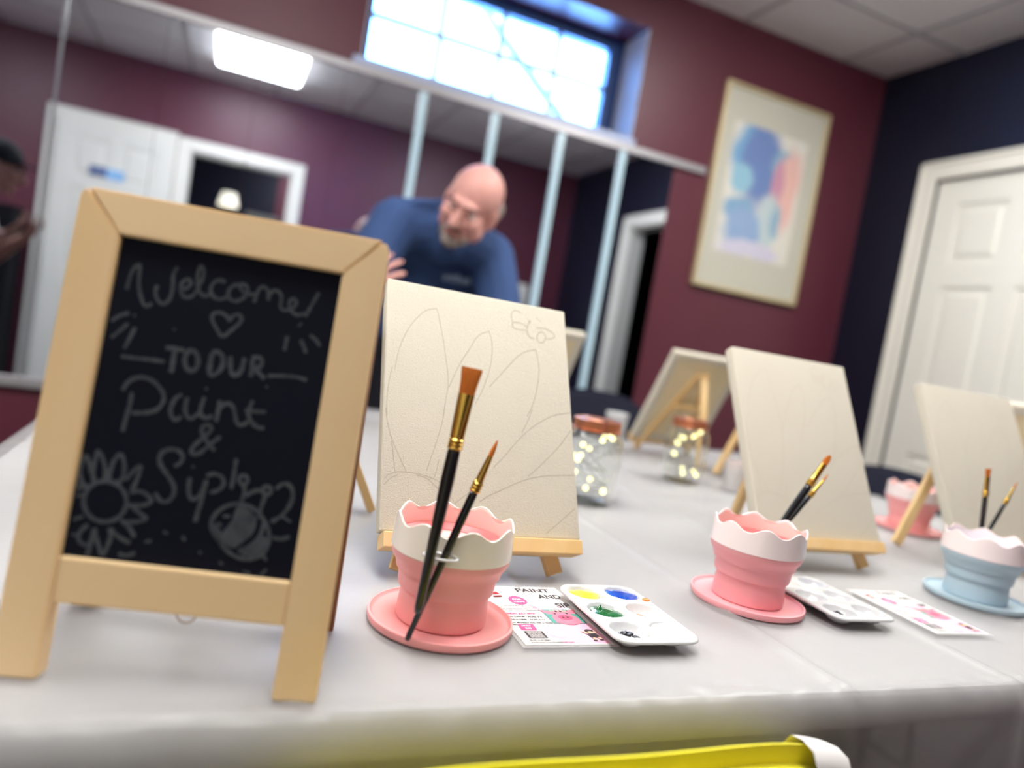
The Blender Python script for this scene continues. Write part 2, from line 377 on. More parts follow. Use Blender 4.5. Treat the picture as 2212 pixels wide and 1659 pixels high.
# wall mirror made of strips
mr = thing('wall_mirror', 'wide wall mirror of narrow panels in an aluminium channel under the high window', 'mirror', (0, YW, 0))
MX0, MX1, MZ0, MZ1 = -2.4, 1.785, 0.59, 1.885
edges = [MX1-0.0]; x = 1.515
while x > MX0: edges.append(x); x -= 0.30
edges.append(MX0); edges.sort()
for a0, a1 in zip(edges, edges[1:]):
    b = bmesh.new(); box(b, (a0+0.0008, -0.012, MZ0), (a1-0.0008, -0.006, MZ1)); obj('mirror_panel', b, mirror_m, mr)
b = bmesh.new()
box(b, (MX0, -0.022, MZ1-0.005), (1.95, 0, MZ1+0.026), bevel=0.003); obj('top_channel', b, alu, mr)
b = bmesh.new(); box(b, (MX0, -0.022, MZ0-0.03), (MX1, 0, MZ0+0.006), bevel=0.003); obj('bottom_channel', b, alu, mr)
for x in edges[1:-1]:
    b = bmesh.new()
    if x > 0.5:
        box(b, (x-0.016, -0.021, MZ0), (x+0.016, -0.011, MZ1-0.006), bevel=0.004, seg=3); obj('cover_strip', b, strip_m, mr, label='strip over the joint, window light painted in as pale blue')
    elif abs(x+0.585) < 0.05:
        box(b, (x-0.005, -0.017, MZ0), (x+0.005, -0.011, MZ1-0.006), bevel=0.002, seg=3); obj('cover_strip', b, seam_m, mr, label='grey strip over the joint')

# ceiling light
cl = thing('ceiling_light', 'glowing rectangular ceiling light reflected in the mirror', 'ceiling light', (0.04, 0.54, HC))
b = bmesh.new(); fw, fl = 0.28, 0.61
for lo, hi in (((-fw-0.02, -fl-0.02, -0.012), (-fw, fl+0.02, 0)), ((fw, -fl-0.02, -0.012), (fw+0.02, fl+0.02, 0)), ((-fw, -fl-0.02, -0.012), (fw, -fl, 0)), ((-fw, fl, -0.012), (fw, fl+0.02, 0))): box(b, lo, hi)
obj('light_frame', b, white_gloss, cl)
b = bmesh.new(); box(b, (-fw, -fl, -0.045), (fw, fl, -0.002), bevel=0.015); obj('diffuser', b, lamp_em, cl)
dup(cl, (0.95, -2.2, HC), (0, 0, 0), 'added unseen ceiling light brightening the side room beyond the doorway')  # added out of sight to lift the dark side room
dup(cl, (1.87, 1.32, HC), None, 'added unseen ceiling light filling the right half of the table')  # added outside both direct and mirrored view, as fill for the right side
dup(cl, (-1.79, 1.32, HC), None, 'added unseen ceiling light filling in from left of the table')  # added out of view to even out the light from the left

# ================================================================== TABLES AND CLOTH
TX0, TX1, TY0, TY1, TZ = -0.235, 1.65, 0.437, 1.915, 0.75
def table(y0, y1, label):
    t = thing('folding_table', label, 'table', ((TX0+TX1)/2, (y0+y1)/2, 0))
    hx, hy = (TX1-TX0)/2-0.006, (y1-y0)/2-0.004
    b = bmesh.new(); box(b, (-hx, -hy, 0.708), (hx, hy, 0.746), bevel=0.006); obj('tabletop', b, mat('grey_white_table', (186, 186, 187), 0.5), t)
    for sx in (-1, 1):
        for sy in (-1, 1):
            b = bmesh.new(); tube(b, [(sx*(hx-0.2), sy*(hy-0.06), 0), (sx*(hx-0.2), sy*(hy-0.06), 0.708)], 0.013, 12); obj('leg', b, metal_g, t, True)
        b = bmesh.new(); tube(b, [(sx*(hx-0.2), -(hy-0.06), 0.25), (sx*(hx-0.2), hy-0.06, 0.25)], 0.01, 10); obj('crossbar', b, metal_g, t, True)
table(TY0+0.003, (TY0+TY1)/2-0.002, 'folding table under the white cloth, nearer the camera')
table((TY0+TY1)/2+0.002, TY1-0.003, 'folding table under the white cloth, nearer the mirror')
def cloth():
    b = bmesh.new(); drop = 0.36; R = 0.012
    def lin_(a, c, n): return [a+(c-a)*i/n for i in range(n+1)]
    def axis(a, c, n):
        return [a-drop+drop*i/26 for i in range(26)] + [a+(0.0008*i) for i in range(0, 20, 2)] + lin_(a+0.02, c-0.02, n) + [c-0.0008*i for i in range(18, -1, -2)] + [c+drop*i/26 for i in range(1, 27)]
    xs = sorted(set(round(v, 5) for v in axis(TX0, TX1, 300))); ys = sorted(set(round(v, 5) for v in axis(TY0, TY1, 120)))
    creasesX = [0.315, 0.535, 0.757, 0.98, 1.2, 0.095, -0.12]; creasesY = [1.0, 1.25, 1.5]
    g = []
    for x in xs:
        row = []
        for y in ys:
            ex = max(TX0-x, x-TX1, 0); ey = max(TY0-y, y-TY1, 0); sx = -1 if x < TX0 else 1; sy = -1 if y < TY0 else 1
            cx_, cy_ = min(max(x, TX0), TX1), min(max(y, TY0), TY1)
            e = max(ex, ey)
            z = TZ; off = 0
            inn = min(x-TX0, TX1-x, y-TY0, TY1-y)
            if e > 0:
                a = min(e/R, PI/2); z = TZ - R*(1-math.cos(a)) - max(0, e-R*PI/2); off = R*math.sin(a)-0.000
            # ridges along folds
            for c in creasesX:
                d = abs(x-c)
                if d < 0.010:
                    h = 0.0034*(1-d/0.010)*(1 if c in (0.535, 0.757) else 0.45)
                    if e == 0: z += h
                    else: off += h*(1.8 if c == 0.757 else 0.5)
            for c in creasesY:
                d = abs(y-c)
                if d < 0.01 and e == 0: z += 0.0007*(1-d/0.01)
            n1 = noise.noise(Vector((x*9, y*9, 0.3))); n2 = noise.noise(Vector((x*30, y*22, 3.1)))
            if e == 0: z += 0.00035+0.0010*max(0, n1)*min(1, inn/0.08)+0.00025*n2
            else:
                q = x if ey > 0 else y; fall = min(1, e/0.1)
                off += 0.004*(1+math.sin(q*23+2.2*noise.noise(Vector((q*3, 1.7, e*3)))))*fall*(0.5+0.5*noise.noise(Vector((q*2, 8, e*2)))) + 0.006*fall*abs(noise.noise(Vector((q*12+e*16, e*9, 5.0))))
            if min(ex, ey) > 0:
                px_ = cx_+sx*(off+min(ex, ey)*0.25); py_ = cy_+sy*(off+min(ex, ey)*0.25)
            else:
                px_ = cx_+(sx*(off+0.0012) if ex > 0 else 0); py_ = cy_+(sy*(off+0.0012) if ey > 0 else 0)
            if e == 0 and inn < 0.015: z += 0.0028*noise.noise(Vector((x*45, y*60, 9)))
            row.append(b.verts.new((px_, py_, z)))
        g.append(row)
    for i in range(len(xs)-1):
        for j in range(len(ys)-1): b.faces.new((g[i][j], g[i+1][j], g[i+1][j+1], g[i][j+1]))
    o = obj('tablecloth', b, cloth_m, smooth=True)
    tag(o, 'white plastic tablecloth with square fold creases covering the long table', 'tablecloth')
cloth()
TZ += 0.0008

# ================================================================== CHALKBOARD
BW, BH, BL, BT, BZ, BR_ = 0.192, 0.3008, 0.0272, 0.0263, 0.0454, 0.0281
byaw, btilt = -0.2402, 0.1365
cbx, cby = -0.0055, 0.4677
cb = thing('chalkboard_sign', 'small wooden tabletop A-frame chalkboard with a handwritten chalk welcome', 'sign', (cbx, cby, TZ), (0, 0, byaw))
X_ = Vector((1, 0, 0)); U_ = Vector((0, math.sin(btilt), math.cos(btilt))); N_ = Vector((0, math.cos(btilt), -math.sin(btilt)))  # N_ points to the back
MB_ = Matrix(((X_.x, N_.x, U_.x, 0), (X_.y, N_.y, U_.y, 0), (X_.z, N_.z, U_.z, 0), (0, 0, 0, 1)))
TH = 0.016
def rounded_bar(b, lo, hi, M, bev): box(b, lo, hi, M, bevel=bev, seg=3)
for s in (-1, 1):
    b = bmesh.new()
    # mitred stile: trapezoid prism
    xo, xi = s*BW/2, s*(BW/2-BL)
    pr = [(xo, 0), (xo, BH-0.004), (xo-s*0.004, BH-0.0005), (xi, BH-BT), (xi, 0)]
    f = [b.verts.new(MB_ @ Vector((p[0], 0, p[1]))) for p in pr]; k = [b.verts.new(MB_ @ Vector((p[0], TH, p[1]))) for p in pr]
    b.faces.new(f); b.faces.new(list(reversed(k)))
    for i in range(5): b.faces.new((f[i], k[i], k[(i+1) % 5], f[(i+1) % 5]))
    bmesh.ops.bevel(b, geom=b.edges[:], offset=0.0012, segments=2, affect='EDGES')
    st = obj('stile', b, wood_l, cb)
    b = bmesh.new()
b.free(); b = bmesh.new()
pr = [(-BW/2+0.0045, BH), (BW/2-0.0045, BH), (BW/2-BL, BH-BT), (-BW/2+BL, BH-BT)]
f = [b.verts.new(MB_ @ Vector((p[0], 0.0002, p[1]))) for p in pr]; k = [b.verts.new(MB_ @ Vector((p[0], TH, p[1]))) for p in pr]
b.faces.new(f); b.faces.new(list(reversed(k)))
for i in range(4): b.faces.new((f[i], k[i], k[(i+1) % 4], f[(i+1) % 4]))
bmesh.ops.bevel(b, geom=b.edges[:], offset=0.0011, segments=2, affect='EDGES')
obj('top_rail', b, wood_h, cb)
b = bmesh.new(); box(b, (-BW/2+BL+0.0002, 0.001, BZ), (BW/2-BL-0.0002, TH-0.001, BZ+BR_), MB_, 0.0015); obj('bottom_rail', b, wood_h, cb)
b = bmesh.new(); box(b, (-BW/2+BL-0.002, 0.0055, BZ+BR_-0.002), (BW/2-BL+0.002, 0.0085, BH-BT+0.002), MB_); panel = obj('chalk_panel', b, slate, cb)
# rear frame swings back from the hinge at the top
rt = math.atan2(0.112-BH*math.sin(btilt)-TH, BH*math.cos(btilt))
top = MB_ @ Vector((0, TH+0.003, BH-0.004))
Ur = Vector((0, -math.sin(rt+0.0)*0+(-(0.116-top.y)), top.z)).normalized()   # from foot up to the top
foot_y = 0.116; Ur = (Vector((0, top.y+0.006, top.z-0.004))-Vector((0, foot_y, 0))).normalized(); Nr = X_.cross(Ur)*-1
MR = Matrix(((1, Nr.x, Ur.x, 0), (0, Nr.y, Ur.y, foot_y), (0, Nr.z, Ur.z, 0), (0, 0, 0, 1)))
Lr = (Vector((0, top.y, top.z))-Vector((0, foot_y, 0))).length-0.006
for s in (-1, 1):
    b = bmesh.new(); box(b, (min(s*BW/2, s*(BW/2-0.02)), -0.006, 0), (max(s*BW/2, s*(BW/2-0.02)), 0.006, Lr), MR, 0.001); obj('rear_leg', b, wood_b, cb, label='brown rear leg')
b = bmesh.new(); box(b, (-BW/2+0.02, -0.005, Lr-0.025), (BW/2-0.02, 0.005, Lr-0.002), MR, 0.001); obj('rear_rail', b, wood_b, cb)
b = bmesh.new(); box(b, (-BW/2+0.02, -0.005, BZ+0.005), (BW/2-0.02, 0.005, BZ+0.025), MR, 0.001); obj('rear_rail', b, wood_b, cb)
for s in (-1, 1):
    b = bmesh.new(); c0 = top + Vector((s*0.06, -0.002, 0.001)); tube(b, [c0-Vector((0.012, 0, 0)), c0+Vector((0.012, 0, 0))], 0.0022, 8); obj('hinge', b, gold, cb, True)
# string loop hanging under the rail
b = bmesh.new(); q = MB_ @ Vector((0.004, TH+0.01, BZ+0.004))
pts = [q+Vector((0.007*math.sin(a)-0.002, 0.008, -0.011+0.0085*math.cos(a))) for a in [2*PI*i/14 for i in range(14)]]
tube(b, [q+Vector((0.006, 0, 0.01)), q+Vector((0.004, 0.004, 0.0))]+pts+[pts[0]], 0.0006, 6)
tube(b, [q+Vector((0.0, 0, 0.0)), Vector((0.0, foot_y-0.02, BZ+0.01))], 0.0006, 6)
obj('string', b, mat('tan_string', (150, 125, 95), 0.9), cb, True)
# chalk writing: strokes in panel coordinates
Mw = Matrix.Translation((cbx, cby, TZ)) @ Matrix.Rotation(byaw, 4, 'Z') @ MB_
Mi = Mw.inverted()
def to_panel(px, py, d=0.0055):
    o = Mi @ CAM; r_ = Mi.to_3x3() @ ray(px, py); t = (d-o.y)/r_.y; p = o+r_*t; return p.x, p.z
def smooth_pts(P, it=2):
    for _ in range(it):
        if len(P) < 3: return P
        Q = [P[0]]
        for a, c in zip(P, P[1:]):
            Q += [(a[0]*.75+c[0]*.25, a[1]*.75+c[1]*.25), (a[0]*.25+c[0]*.75, a[1]*.25+c[1]*.75)]
        P = Q+[P[-1]]
    return P
def ribbon(b, P, w, M, d, jit=0.0):
    """flat chalk/pencil stroke raised a hair above the surface; P in (x, z) plane coordinates"""
    n = len(P); L = []; R = []
    for i, p in enumerate(P):
        a = P[max(i-1, 0)]; c = P[min(i+1, n-1)]; dx, dz = c[0]-a[0], c[1]-a[1]; l = math.hypot(dx, dz) or 1
        ww_ = w*(1+jit*(random.random()-.5))*(0.65 if i in (0, n-1) else 1)
        L.append(b.verts.new(M @ Vector((p[0]-dz/l*ww_, d, p[1]+dx/l*ww_)))); R.append(b.verts.new(M @ Vector((p[0]+dz/l*ww_, d, p[1]-dx/l*ww_))))
    for i in range(n-1): b.faces.new((L[i], R[i], R[i+1], L[i+1]))
def strokes(b, data, ox, oy, sc, w, conv, M, d, jit=0.4):
    for s in data:
        P = smooth_pts([conv(ox+x/sc, oy+y/sc) for x, y in s])
        if len(s) == 1:
            c = P[0]; P = [(c[0]-w*.7, c[1]), (c[0]+w*.7, c[1])]
        ribbon(b, P, w, M, d, jit)
        d -= 0.000004
def circ(x, y, rx, ry=None, a0=0, a1=360, n=14):
    ry = ry or rx; return [(x+rx*math.cos(math.radians(a0+(a1-a0)*i/n)), y+ry*math.sin(math.radians(a0+(a1-a0)*i/n))) for i in range(n+1)]
A1 = [  # zoom frame origin (240,560), scale 4.608
 [(155, 300), (175, 220), (205, 120), (255, 60), (290, 50), (285, 130), (275, 250), (290, 350), (320, 450), (355, 470), (410, 440)],
 [(465, 260), (440, 300), (445, 370), (480, 430), (520, 450), (570, 420), (605, 350), (620, 250), (615, 170), (640, 110), (665, 80)],
 [(700, 300), (760, 290), (800, 240), (790, 200), (740, 200), (700, 240), (690, 320), (720, 375), (780, 385), (830, 350)],
 [(830, 350), (880, 260), (930, 150), (910, 60), (880, 80), (860, 160), (860, 270), (890, 350), (950, 370), (1000, 340)],
 [(1140, 230), (1090, 205), (1030, 220), (985, 290), (1000, 360), (1060, 400), (1120, 395), (1165, 370)],
 [(1265, 250), (1200, 270), (1160, 330), (1180, 400), (1240, 425), (1320, 390), (1370, 310), (1340, 250), (1270, 250), (1300, 310), (1360, 350), (1440, 350)],
 [(1425, 430), (1445, 360), (1480, 280), (1530, 270), (1570, 320), (1565, 410)],
 [(1570, 360), (1610, 310), (1660, 310), (1700, 360), (1690, 440), (1680, 480), (1720, 510)],
 [(1720, 510), (1800, 500), (1850, 440), (1830, 390), (1780, 400), (1770, 470), (1810, 540), (1870, 560), (1930, 540)],
 [(2070, 330), (2030, 400), (1980, 490), (1930, 570)], [(1860, 670), (1900, 635)],
 [(1180, 620), (1150, 560), (1080, 525), (1010, 540), (1000, 600), (1050, 690), (1105, 785), (1180, 720), (1280, 640), (1310, 590), (1270, 545), (1210, 560), (1180, 620)],
 [(0, 615), (80, 560), (180, 535)], [(0, 780), (90, 710), (170, 640)], [(130, 890), (185, 790), (240, 680)],
 [(1755, 765), (1740, 840), (1725, 910)], [(1885, 800), (1920, 870), (1940, 935)], [(1980, 755), (2040, 800), (2080, 865)],
 [(100, 965), (240, 985), (400, 1000), (535, 1020)], [(1560, 1160), (1700, 1160), (1850, 1170), (1950, 1205)], [(630, 700)], [(1550, 1270)], [(235, 560)],
]
A1b = [[(545, 880), (640, 890), (730, 905)], [(640, 895), (620, 1000), (600, 1130)], circ(800, 1010, 68, 105, 20, 385),
 [(1010, 930), (985, 1040), (975, 1160), (1040, 1150), (1110, 1080), (1120, 970), (1070, 920), (1010, 925)],
 [(1190, 965), (1185, 1060), (1200, 1140), (1240, 1165), (1300, 1110), (1330, 980)],
 [(1410, 1000), (1405, 1080), (1390, 1170)], [(1400, 985), (1470, 970), (1510, 1010), (1490, 1070), (1420, 1085), (1470, 1130), (1530, 1190)]]
A2 = [  # origin (240,780), scale 5.53
 [(140, 350), (190, 260), (280, 200), (380, 190), (480, 220), (570, 300), (635, 390), (630, 490), (560, 580), (430, 620), (300, 620), (250, 620)],
 [(250, 370), (240, 470), (205, 600), (170, 720), (140, 840)],
 [(850, 400), (780, 430), (725, 520), (705, 610), (735, 690), (790, 705), (840, 660)], [(915, 430), (890, 520), (885, 610), (920, 680), (970, 690), (1040, 630)],
 [(1120, 430), (1085, 520), (1060, 610), (1090, 670), (1150, 685), (1215, 650)], [(1140, 330)],
 [(1300, 470), (1290, 560), (1270, 650), (1255, 730)], [(1300, 560), (1350, 510), (1420, 505), (1470, 560), (1485, 660), (1500, 750), (1570, 770), (1640, 720)],
 [(1695, 470), (1650, 580), (1640, 660), (1690, 750), (1760, 800), (1830, 800)], [(1600, 590), (1720, 600), (1850, 610)],
 [(1310, 900), (1210, 970), (1090, 1080), (1010, 1120), (950, 1090), (980, 1020), (1080, 930), (1180, 850), (1210, 790), (1160, 755), (1090, 780), (1080, 850), (1140, 960), (1240, 1070)],
]
A3 = [  # origin (120,940), scale 3.95
 [(1015, 265), (1070, 240), (1095, 180), (1050, 125), (970, 115), (900, 150), (880, 220), (920, 290), (980, 370), (1020, 440), (1010, 520), (950, 575), (890, 560), (850, 490)],
 [(1150, 360), (1135, 440), (1140, 520), (1175, 555), (1230, 520), (1270, 440), (1290, 380)], [(1175, 270)],
 [(1290, 350), (1340, 325), (1420, 345), (1445, 410), (1400, 470), (1320, 490)], [(1290, 400), (1265, 480), (1240, 580), (1205, 680), (1190, 740)],
 [(1545, 200), (1525, 330), (1500, 460)],
 # sunflower
 circ(425, 565, 185, 175, 0, 360, 22),
 [(240, 420), (205, 330), (225, 230), (260, 160), (290, 230), (310, 330)], [(330, 400), (320, 290), (350, 180), (365, 120), (410, 200), (435, 320), (420, 380)],
 [(460, 380), (470, 300), (500, 210), (560, 150), (590, 220), (590, 330), (560, 400), (500, 400)], [(600, 380), (680, 290), (735, 250), (710, 350), (650, 480)],
 [(640, 490), (740, 470), (840, 560), (760, 600), (620, 600)], [(660, 610), (740, 680), (790, 715), (700, 740), (600, 740)], [(560, 720), (640, 790), (675, 870)], [(470, 800), (540, 870), (640, 920)],
 [(460, 790), (480, 860), (440, 960), (400, 1040), (370, 940), (340, 850), (340, 790)], [(330, 800), (310, 900), (270, 1030)], [(280, 760), (210, 820), (190, 880), (235, 940), (300, 930)],
 [(240, 690), (150, 720)], [(130, 845), (190, 850)], [(160, 460), (280, 440)], [(170, 520), (270, 500)], [(180, 410), (300, 430)],
 [(540, 1010), (610, 1030), (680, 1000)], [(760, 910), (820, 900)], [(920, 820), (960, 840)], [(1085, 860), (1105, 900)], [(1235, 1000)], [(1395, 1080), (1430, 1100)], [(1600, 1160), (1660, 1180)], [(1800, 1140), (1750, 1200)],
 # bee
 [(1560, 580), (1450, 600), (1350, 680), (1320, 780), (1380, 880), (1450, 980), (1560, 1050), (1680, 1060), (1780, 1010), (1830, 900), (1820, 800), (1760, 690), (1680, 610), (1560, 580)],
 [(1500, 950), (1600, 900), (1690, 810), (1710, 690)], [(1560, 990), (1680, 940), (1760, 840), (1780, 740)],
 [(1430, 690), (1490, 690)], [(1380, 750), (1420, 770)],
 [(1590, 560), (1620, 470), (1600, 420)], circ(1605, 380, 38, 38), [(1620, 520), (1700, 470), (1760, 470)], circ(1805, 470, 36, 36), [(1790, 520), (1760, 600), (1740, 680)],
 [(1880, 460), (1950, 400), (2020, 440), (2030, 530), (1990, 620), (1930, 690), (1840, 740)], [(1930, 690), (2010, 740)], [(1850, 870), (1920, 890), (2000, 865)],
 [(1760, 1000), (1800, 1070)],
]
b = bmesh.new()
strokes(b, A1, 240, 560, 4.608, 0.00115, to_panel, MB_, 0.00535)
strokes(b, A1b, 240, 560, 4.608, 0.0015, to_panel, MB_, 0.0052)
strokes(b, A2, 240, 780, 5.53, 0.0013, to_panel, MB_, 0.0051)
obj('chalk_writing', b, chalk, panel, label='handwritten chalk words Welcome to our Paint & Sip with a heart')
b = bmesh.new()
strokes(b, A3, 120, 940, 3.95, 0.0013, to_panel, MB_, 0.0050)
# shaded bee stripes (chalk fill)
fill = [[(1500+i*9, 620+i*10), (1600+i*9, 700+i*8), (1560+i*4, 850+i*3), (1420+i*10, 860+i*9)] for i in range(9)]
strokes(b, [[(1575, 605), (1560, 700), (1500, 800), (1410, 880)], [(1605, 615), (1595, 720), (1530, 830), (1430, 910)], [(1640, 635), (1630, 740), (1560, 860), (1460, 940)], [(1665, 660), (1650, 770), (1590, 870), (1500, 950)],
            [(1760, 900), (1690, 960), (1590, 1010)], [(1800, 870), (1740, 970), (1640, 1030)], [(1350, 760), (1380, 850), (1440, 930)]], 120, 940, 3.95, 0.0024, to_panel, MB_, 0.0049)
strokes(b, [[(1190, 740), (1215, 640)], [(1200, 730), (1225, 640)]], 120, 940, 3.95, 0.0016, to_panel, MB_, 0.0049)
obj('chalk_drawing', b, chalk, panel, label='chalk drawing of a sunflower and a bee')

# ================================================================== EASELS AND CANVASES
CW, CH, CT = 0.2251, 0.2814, 0.016
TILT = 0.487
def tiltM(t):
    U = Vector((0, math.sin(t), math.cos(t))); N = Vector((0, math.cos(t), -math.sin(t)))
    return Matrix(((1, N.x, U.x, 0), (0, N.y, U.y, 0), (0, N.z, U.z, 0), (0, 0, 0, 1)))
BASEZ = 0.0431
MT = tiltM(TILT)
def make_easel(label, rear=(0.0, 0.22), group=None, loc=(0, 0, 0), rz=0, ledge=0.115):
    """origin under the canvas' front bottom edge; faces local -Y"""
    t = thing('tabletop_easel', label, 'easel', (loc[0], loc[1], TZ), (0, 0, rz), group)
    z0 = Vector((0, 0, BASEZ)); k = BASEZ/math.cos(TILT)
    def P(s, n, u): return z0 + MT.to_3x3() @ Vector((s, n, u))
    wl = 0.017; y_ = CT+0.006
    apex = P(0, y_, CH*0.80)
    for s in (-1, 1):
        u = -k+0.0045
        foot = P(s*0.088, y_, u+0.004); foot.z = 0.0035; b = bmesh.new()
        bar(b, foot, P(s*0.010, y_, CH*0.82), wl, 0.010, up=(MT.to_3x3() @ Vector((0, 1, 0)))); obj('front_leg', b, pine, t)
    b = bmesh.new(); box(b, (-ledge, -0.008, -0.0165), (ledge, CT+0.0005, -0.001), Matrix.Translation(z0) @ MT, 0.001); obj('ledge', b, pine, t)
    b = bmesh.new(); box(b, (-0.045, CT+0.0115, CH*0.42), (0.045, CT+0.020, CH*0.42+0.014), Matrix.Translation(z0) @ MT, 0.001); obj('crossbar', b, pine, t)
    ft = Vector((rear[0], rear[1]+0.1, 0.003)); b = bmesh.new()
    bar(b, ft, P(0, y_+0.011, CH*0.80), wl, 0.010, up=(0, -1, 0.4)); obj('rear_leg', b, pine, t)
    b = bmesh.new(); c = P(0, y_, CH*0.79); nrm = MT.to_3x3() @ Vector((0, 1, 0))
    tube(b, [c-nrm*0.006, c+nrm*0.02], 0.0035, 10); obj('bolt', b, gold, t, True)
    b = bmesh.new(); m0 = ft.lerp(P(0, y_+0.011, CH*0.80), 0.18); m1 = P(0, CT+0.014, CH*0.02)
    mid = (m0+m1)/2-Vector((0, 0, 0.006)); tube(b, [m0, m0.lerp(mid, .5)-Vector((0, 0, .002)), mid, m1.lerp(mid, .5)-Vector((0, 0, .002)), m1], 0.0007, 6); obj('cord', b, mat('white_cord', (225, 218, 205), 0.8), t, True)
    return t
def make_canvas(label, loc, rz, sketch=None, group='canvases on easels'):
    cM = Matrix.Translation((0, 0, BASEZ)) @ MT
    t = thing('canvas', label, 'canvas', (loc[0], loc[1], TZ), (0, 0, rz), group)
    b = bmesh.new(); nx, nz = 24, 30; fr = []
    box(b, (-CW/2, 0, 0), (CW/2, CT, CH), cM, 0.0022, 3)
    # hollow back: inset frame look
    front = obj('stretched_canvas', b, canvas_m, t, 'auto')
    b = bmesh.new(); box(b, (-CW/2+0.004, CT-0.001, 0.004), (CW/2-0.004, CT+0.0008, CH-0.004), cM)
    obj('canvas_backing', b, canvas_back, t, label='raw cream canvas back')
    w_ = 0.02
    b = bmesh.new()
    for lo, hi in (((-CW/2+0.002, CT+0.0004, 0.002), (-CW/2+w_, CT+0.003, CH-0.002)), ((CW/2-w_, CT+0.0004, 0.002), (CW/2-0.002, CT+0.003, CH-0.002)), ((-CW/2+w_, CT+0.0004, 0.002), (CW/2-w_, CT+0.003, w_)), ((-CW/2+w_, CT+0.0004, CH-w_), (CW/2-w_, CT+0.003, CH-0.002))): box(b, lo, hi, cM)
    obj('folded_edge', b, canvas_m, t)
    return t, cM, front
SK1 = [  # origin (820,600) scale 5.03
 [(620, 330), (645, 420), (665, 540), (695, 680), (712, 830), (735, 980), (742, 1080), (745, 1170), (730, 1260), (712, 1360), (690, 1500)],
 [(620, 335), (560, 340), (490, 360), (420, 420), (330, 520), (265, 640), (215, 760), (185, 880), (165, 1000)], [(140, 960), (110, 1080), (90, 1200), (75, 1330), (80, 1500)],
 [(1180, 585), (1100, 610), (1040, 660), (1000, 740), (940, 830), (880, 920), (820, 1040), (750, 1195)], [(1185, 570), (1215, 660), (1225, 780), (1215, 900), (1190, 1020), (1150, 1140), (1100, 1260), (1040, 1370)],
 [(1690, 770), (1720, 880), (1735, 1000), (1720, 1150), (1690, 1300), (1650, 1420), (1600, 1508)], [(1690, 785), (1600, 795), (1500, 850), (1400, 960), (1290, 1080), (1190, 1190)],
 [(2080, 1470), (1960, 1480), (1900, 1500)],
]
SK1b = [  # butterfly
 [(1540, 390), (1490, 350), (1430, 370), (1430, 440), (1450, 490)], [(1450, 485), (1520, 490), (1570, 510), (1600, 540)], [(1445, 490), (1440, 540), (1510, 565), (1600, 575)], [(1600, 560), (1610, 510), (1640, 460)],
 [(1640, 500), (1600, 440)], [(1700, 430), (1750, 480)], [(1700, 545), (1790, 550), (1870, 590), (1910, 640), (1860, 670), (1810, 660)], circ(1755, 650, 48, 60, 0, 360), [(1600, 570), (1620, 650), (1680, 660)],
]
SK2 = [  # origin (820,880) scale 5.03
 [(708, 0), (690, 130), (650, 270), (600, 430), (560, 540), (510, 690)], [(65, 0), (80, 150), (115, 290), (170, 440), (230, 570), (290, 700)], [(130, 360), (145, 500), (165, 700)],
 [(50, 770), (120, 710), (220, 695), (350, 710), (480, 735), (600, 780), (680, 830)], [(45, 840), (120, 760), (200, 735)], [(400, 735), (520, 770), (600, 850), (660, 900)], [(645, 560), (620, 680), (590, 770)],
 [(2040, 65), (1900, 80), (1760, 150), (1640, 230), (1540, 320), (1440, 430), (1340, 550), (1230, 660)], [(1660, 20), (1610, 150), (1545, 280)], [(2080, 250), (2020, 330), (1950, 430), (1820, 560), (1720, 660), (1610, 750)],
 [(2120, 740), (1960, 740), (1800, 745), (1660, 765), (1520, 810), (1400, 860), (1280, 920), (1180, 960), (1080, 1030)], [(1040, 890), (940, 950), (820, 1040)], [(780, 980), (830, 1060)], [(2120, 1100), (1990, 1220), (1810, 1370)],
]
def add_sketch(c, cM, front, m, w):
    Mw_ = Matrix.Translation(c.location) @ Matrix.Rotation(c.rotation_euler[2], 4, 'Z') @ cM; Mi_ = Mw_.inverted()
    def conv(px, py):
        o = Mi_ @ CAM; r_ = Mi_.to_3x3() @ ray(px, py); t = (0-o.y)/r_.y; p = o+r_*t; return min(max(p.x, -CW/2+0.001), CW/2-0.001), min(max(p.z, 0.001), CH-0.001)
    b = bmesh.new(); strokes(b, SK1, 820, 600, 5.03, w, conv, cM, -0.00008, 0.3); strokes(b, SK2, 820, 880, 5.03, w, conv, cM, -0.00014, 0.3)
    p1 = obj('pencil_petals', b, m, front, label='pencil outline of flower petals')
    b = bmesh.new(); strokes(b, SK1b, 820, 600, 5.03, w, conv, cM, -0.0002, 0.3); p2 = obj('pencil_butterfly', b, m, front, label='pencil outline of a butterfly')
    return p1, p2
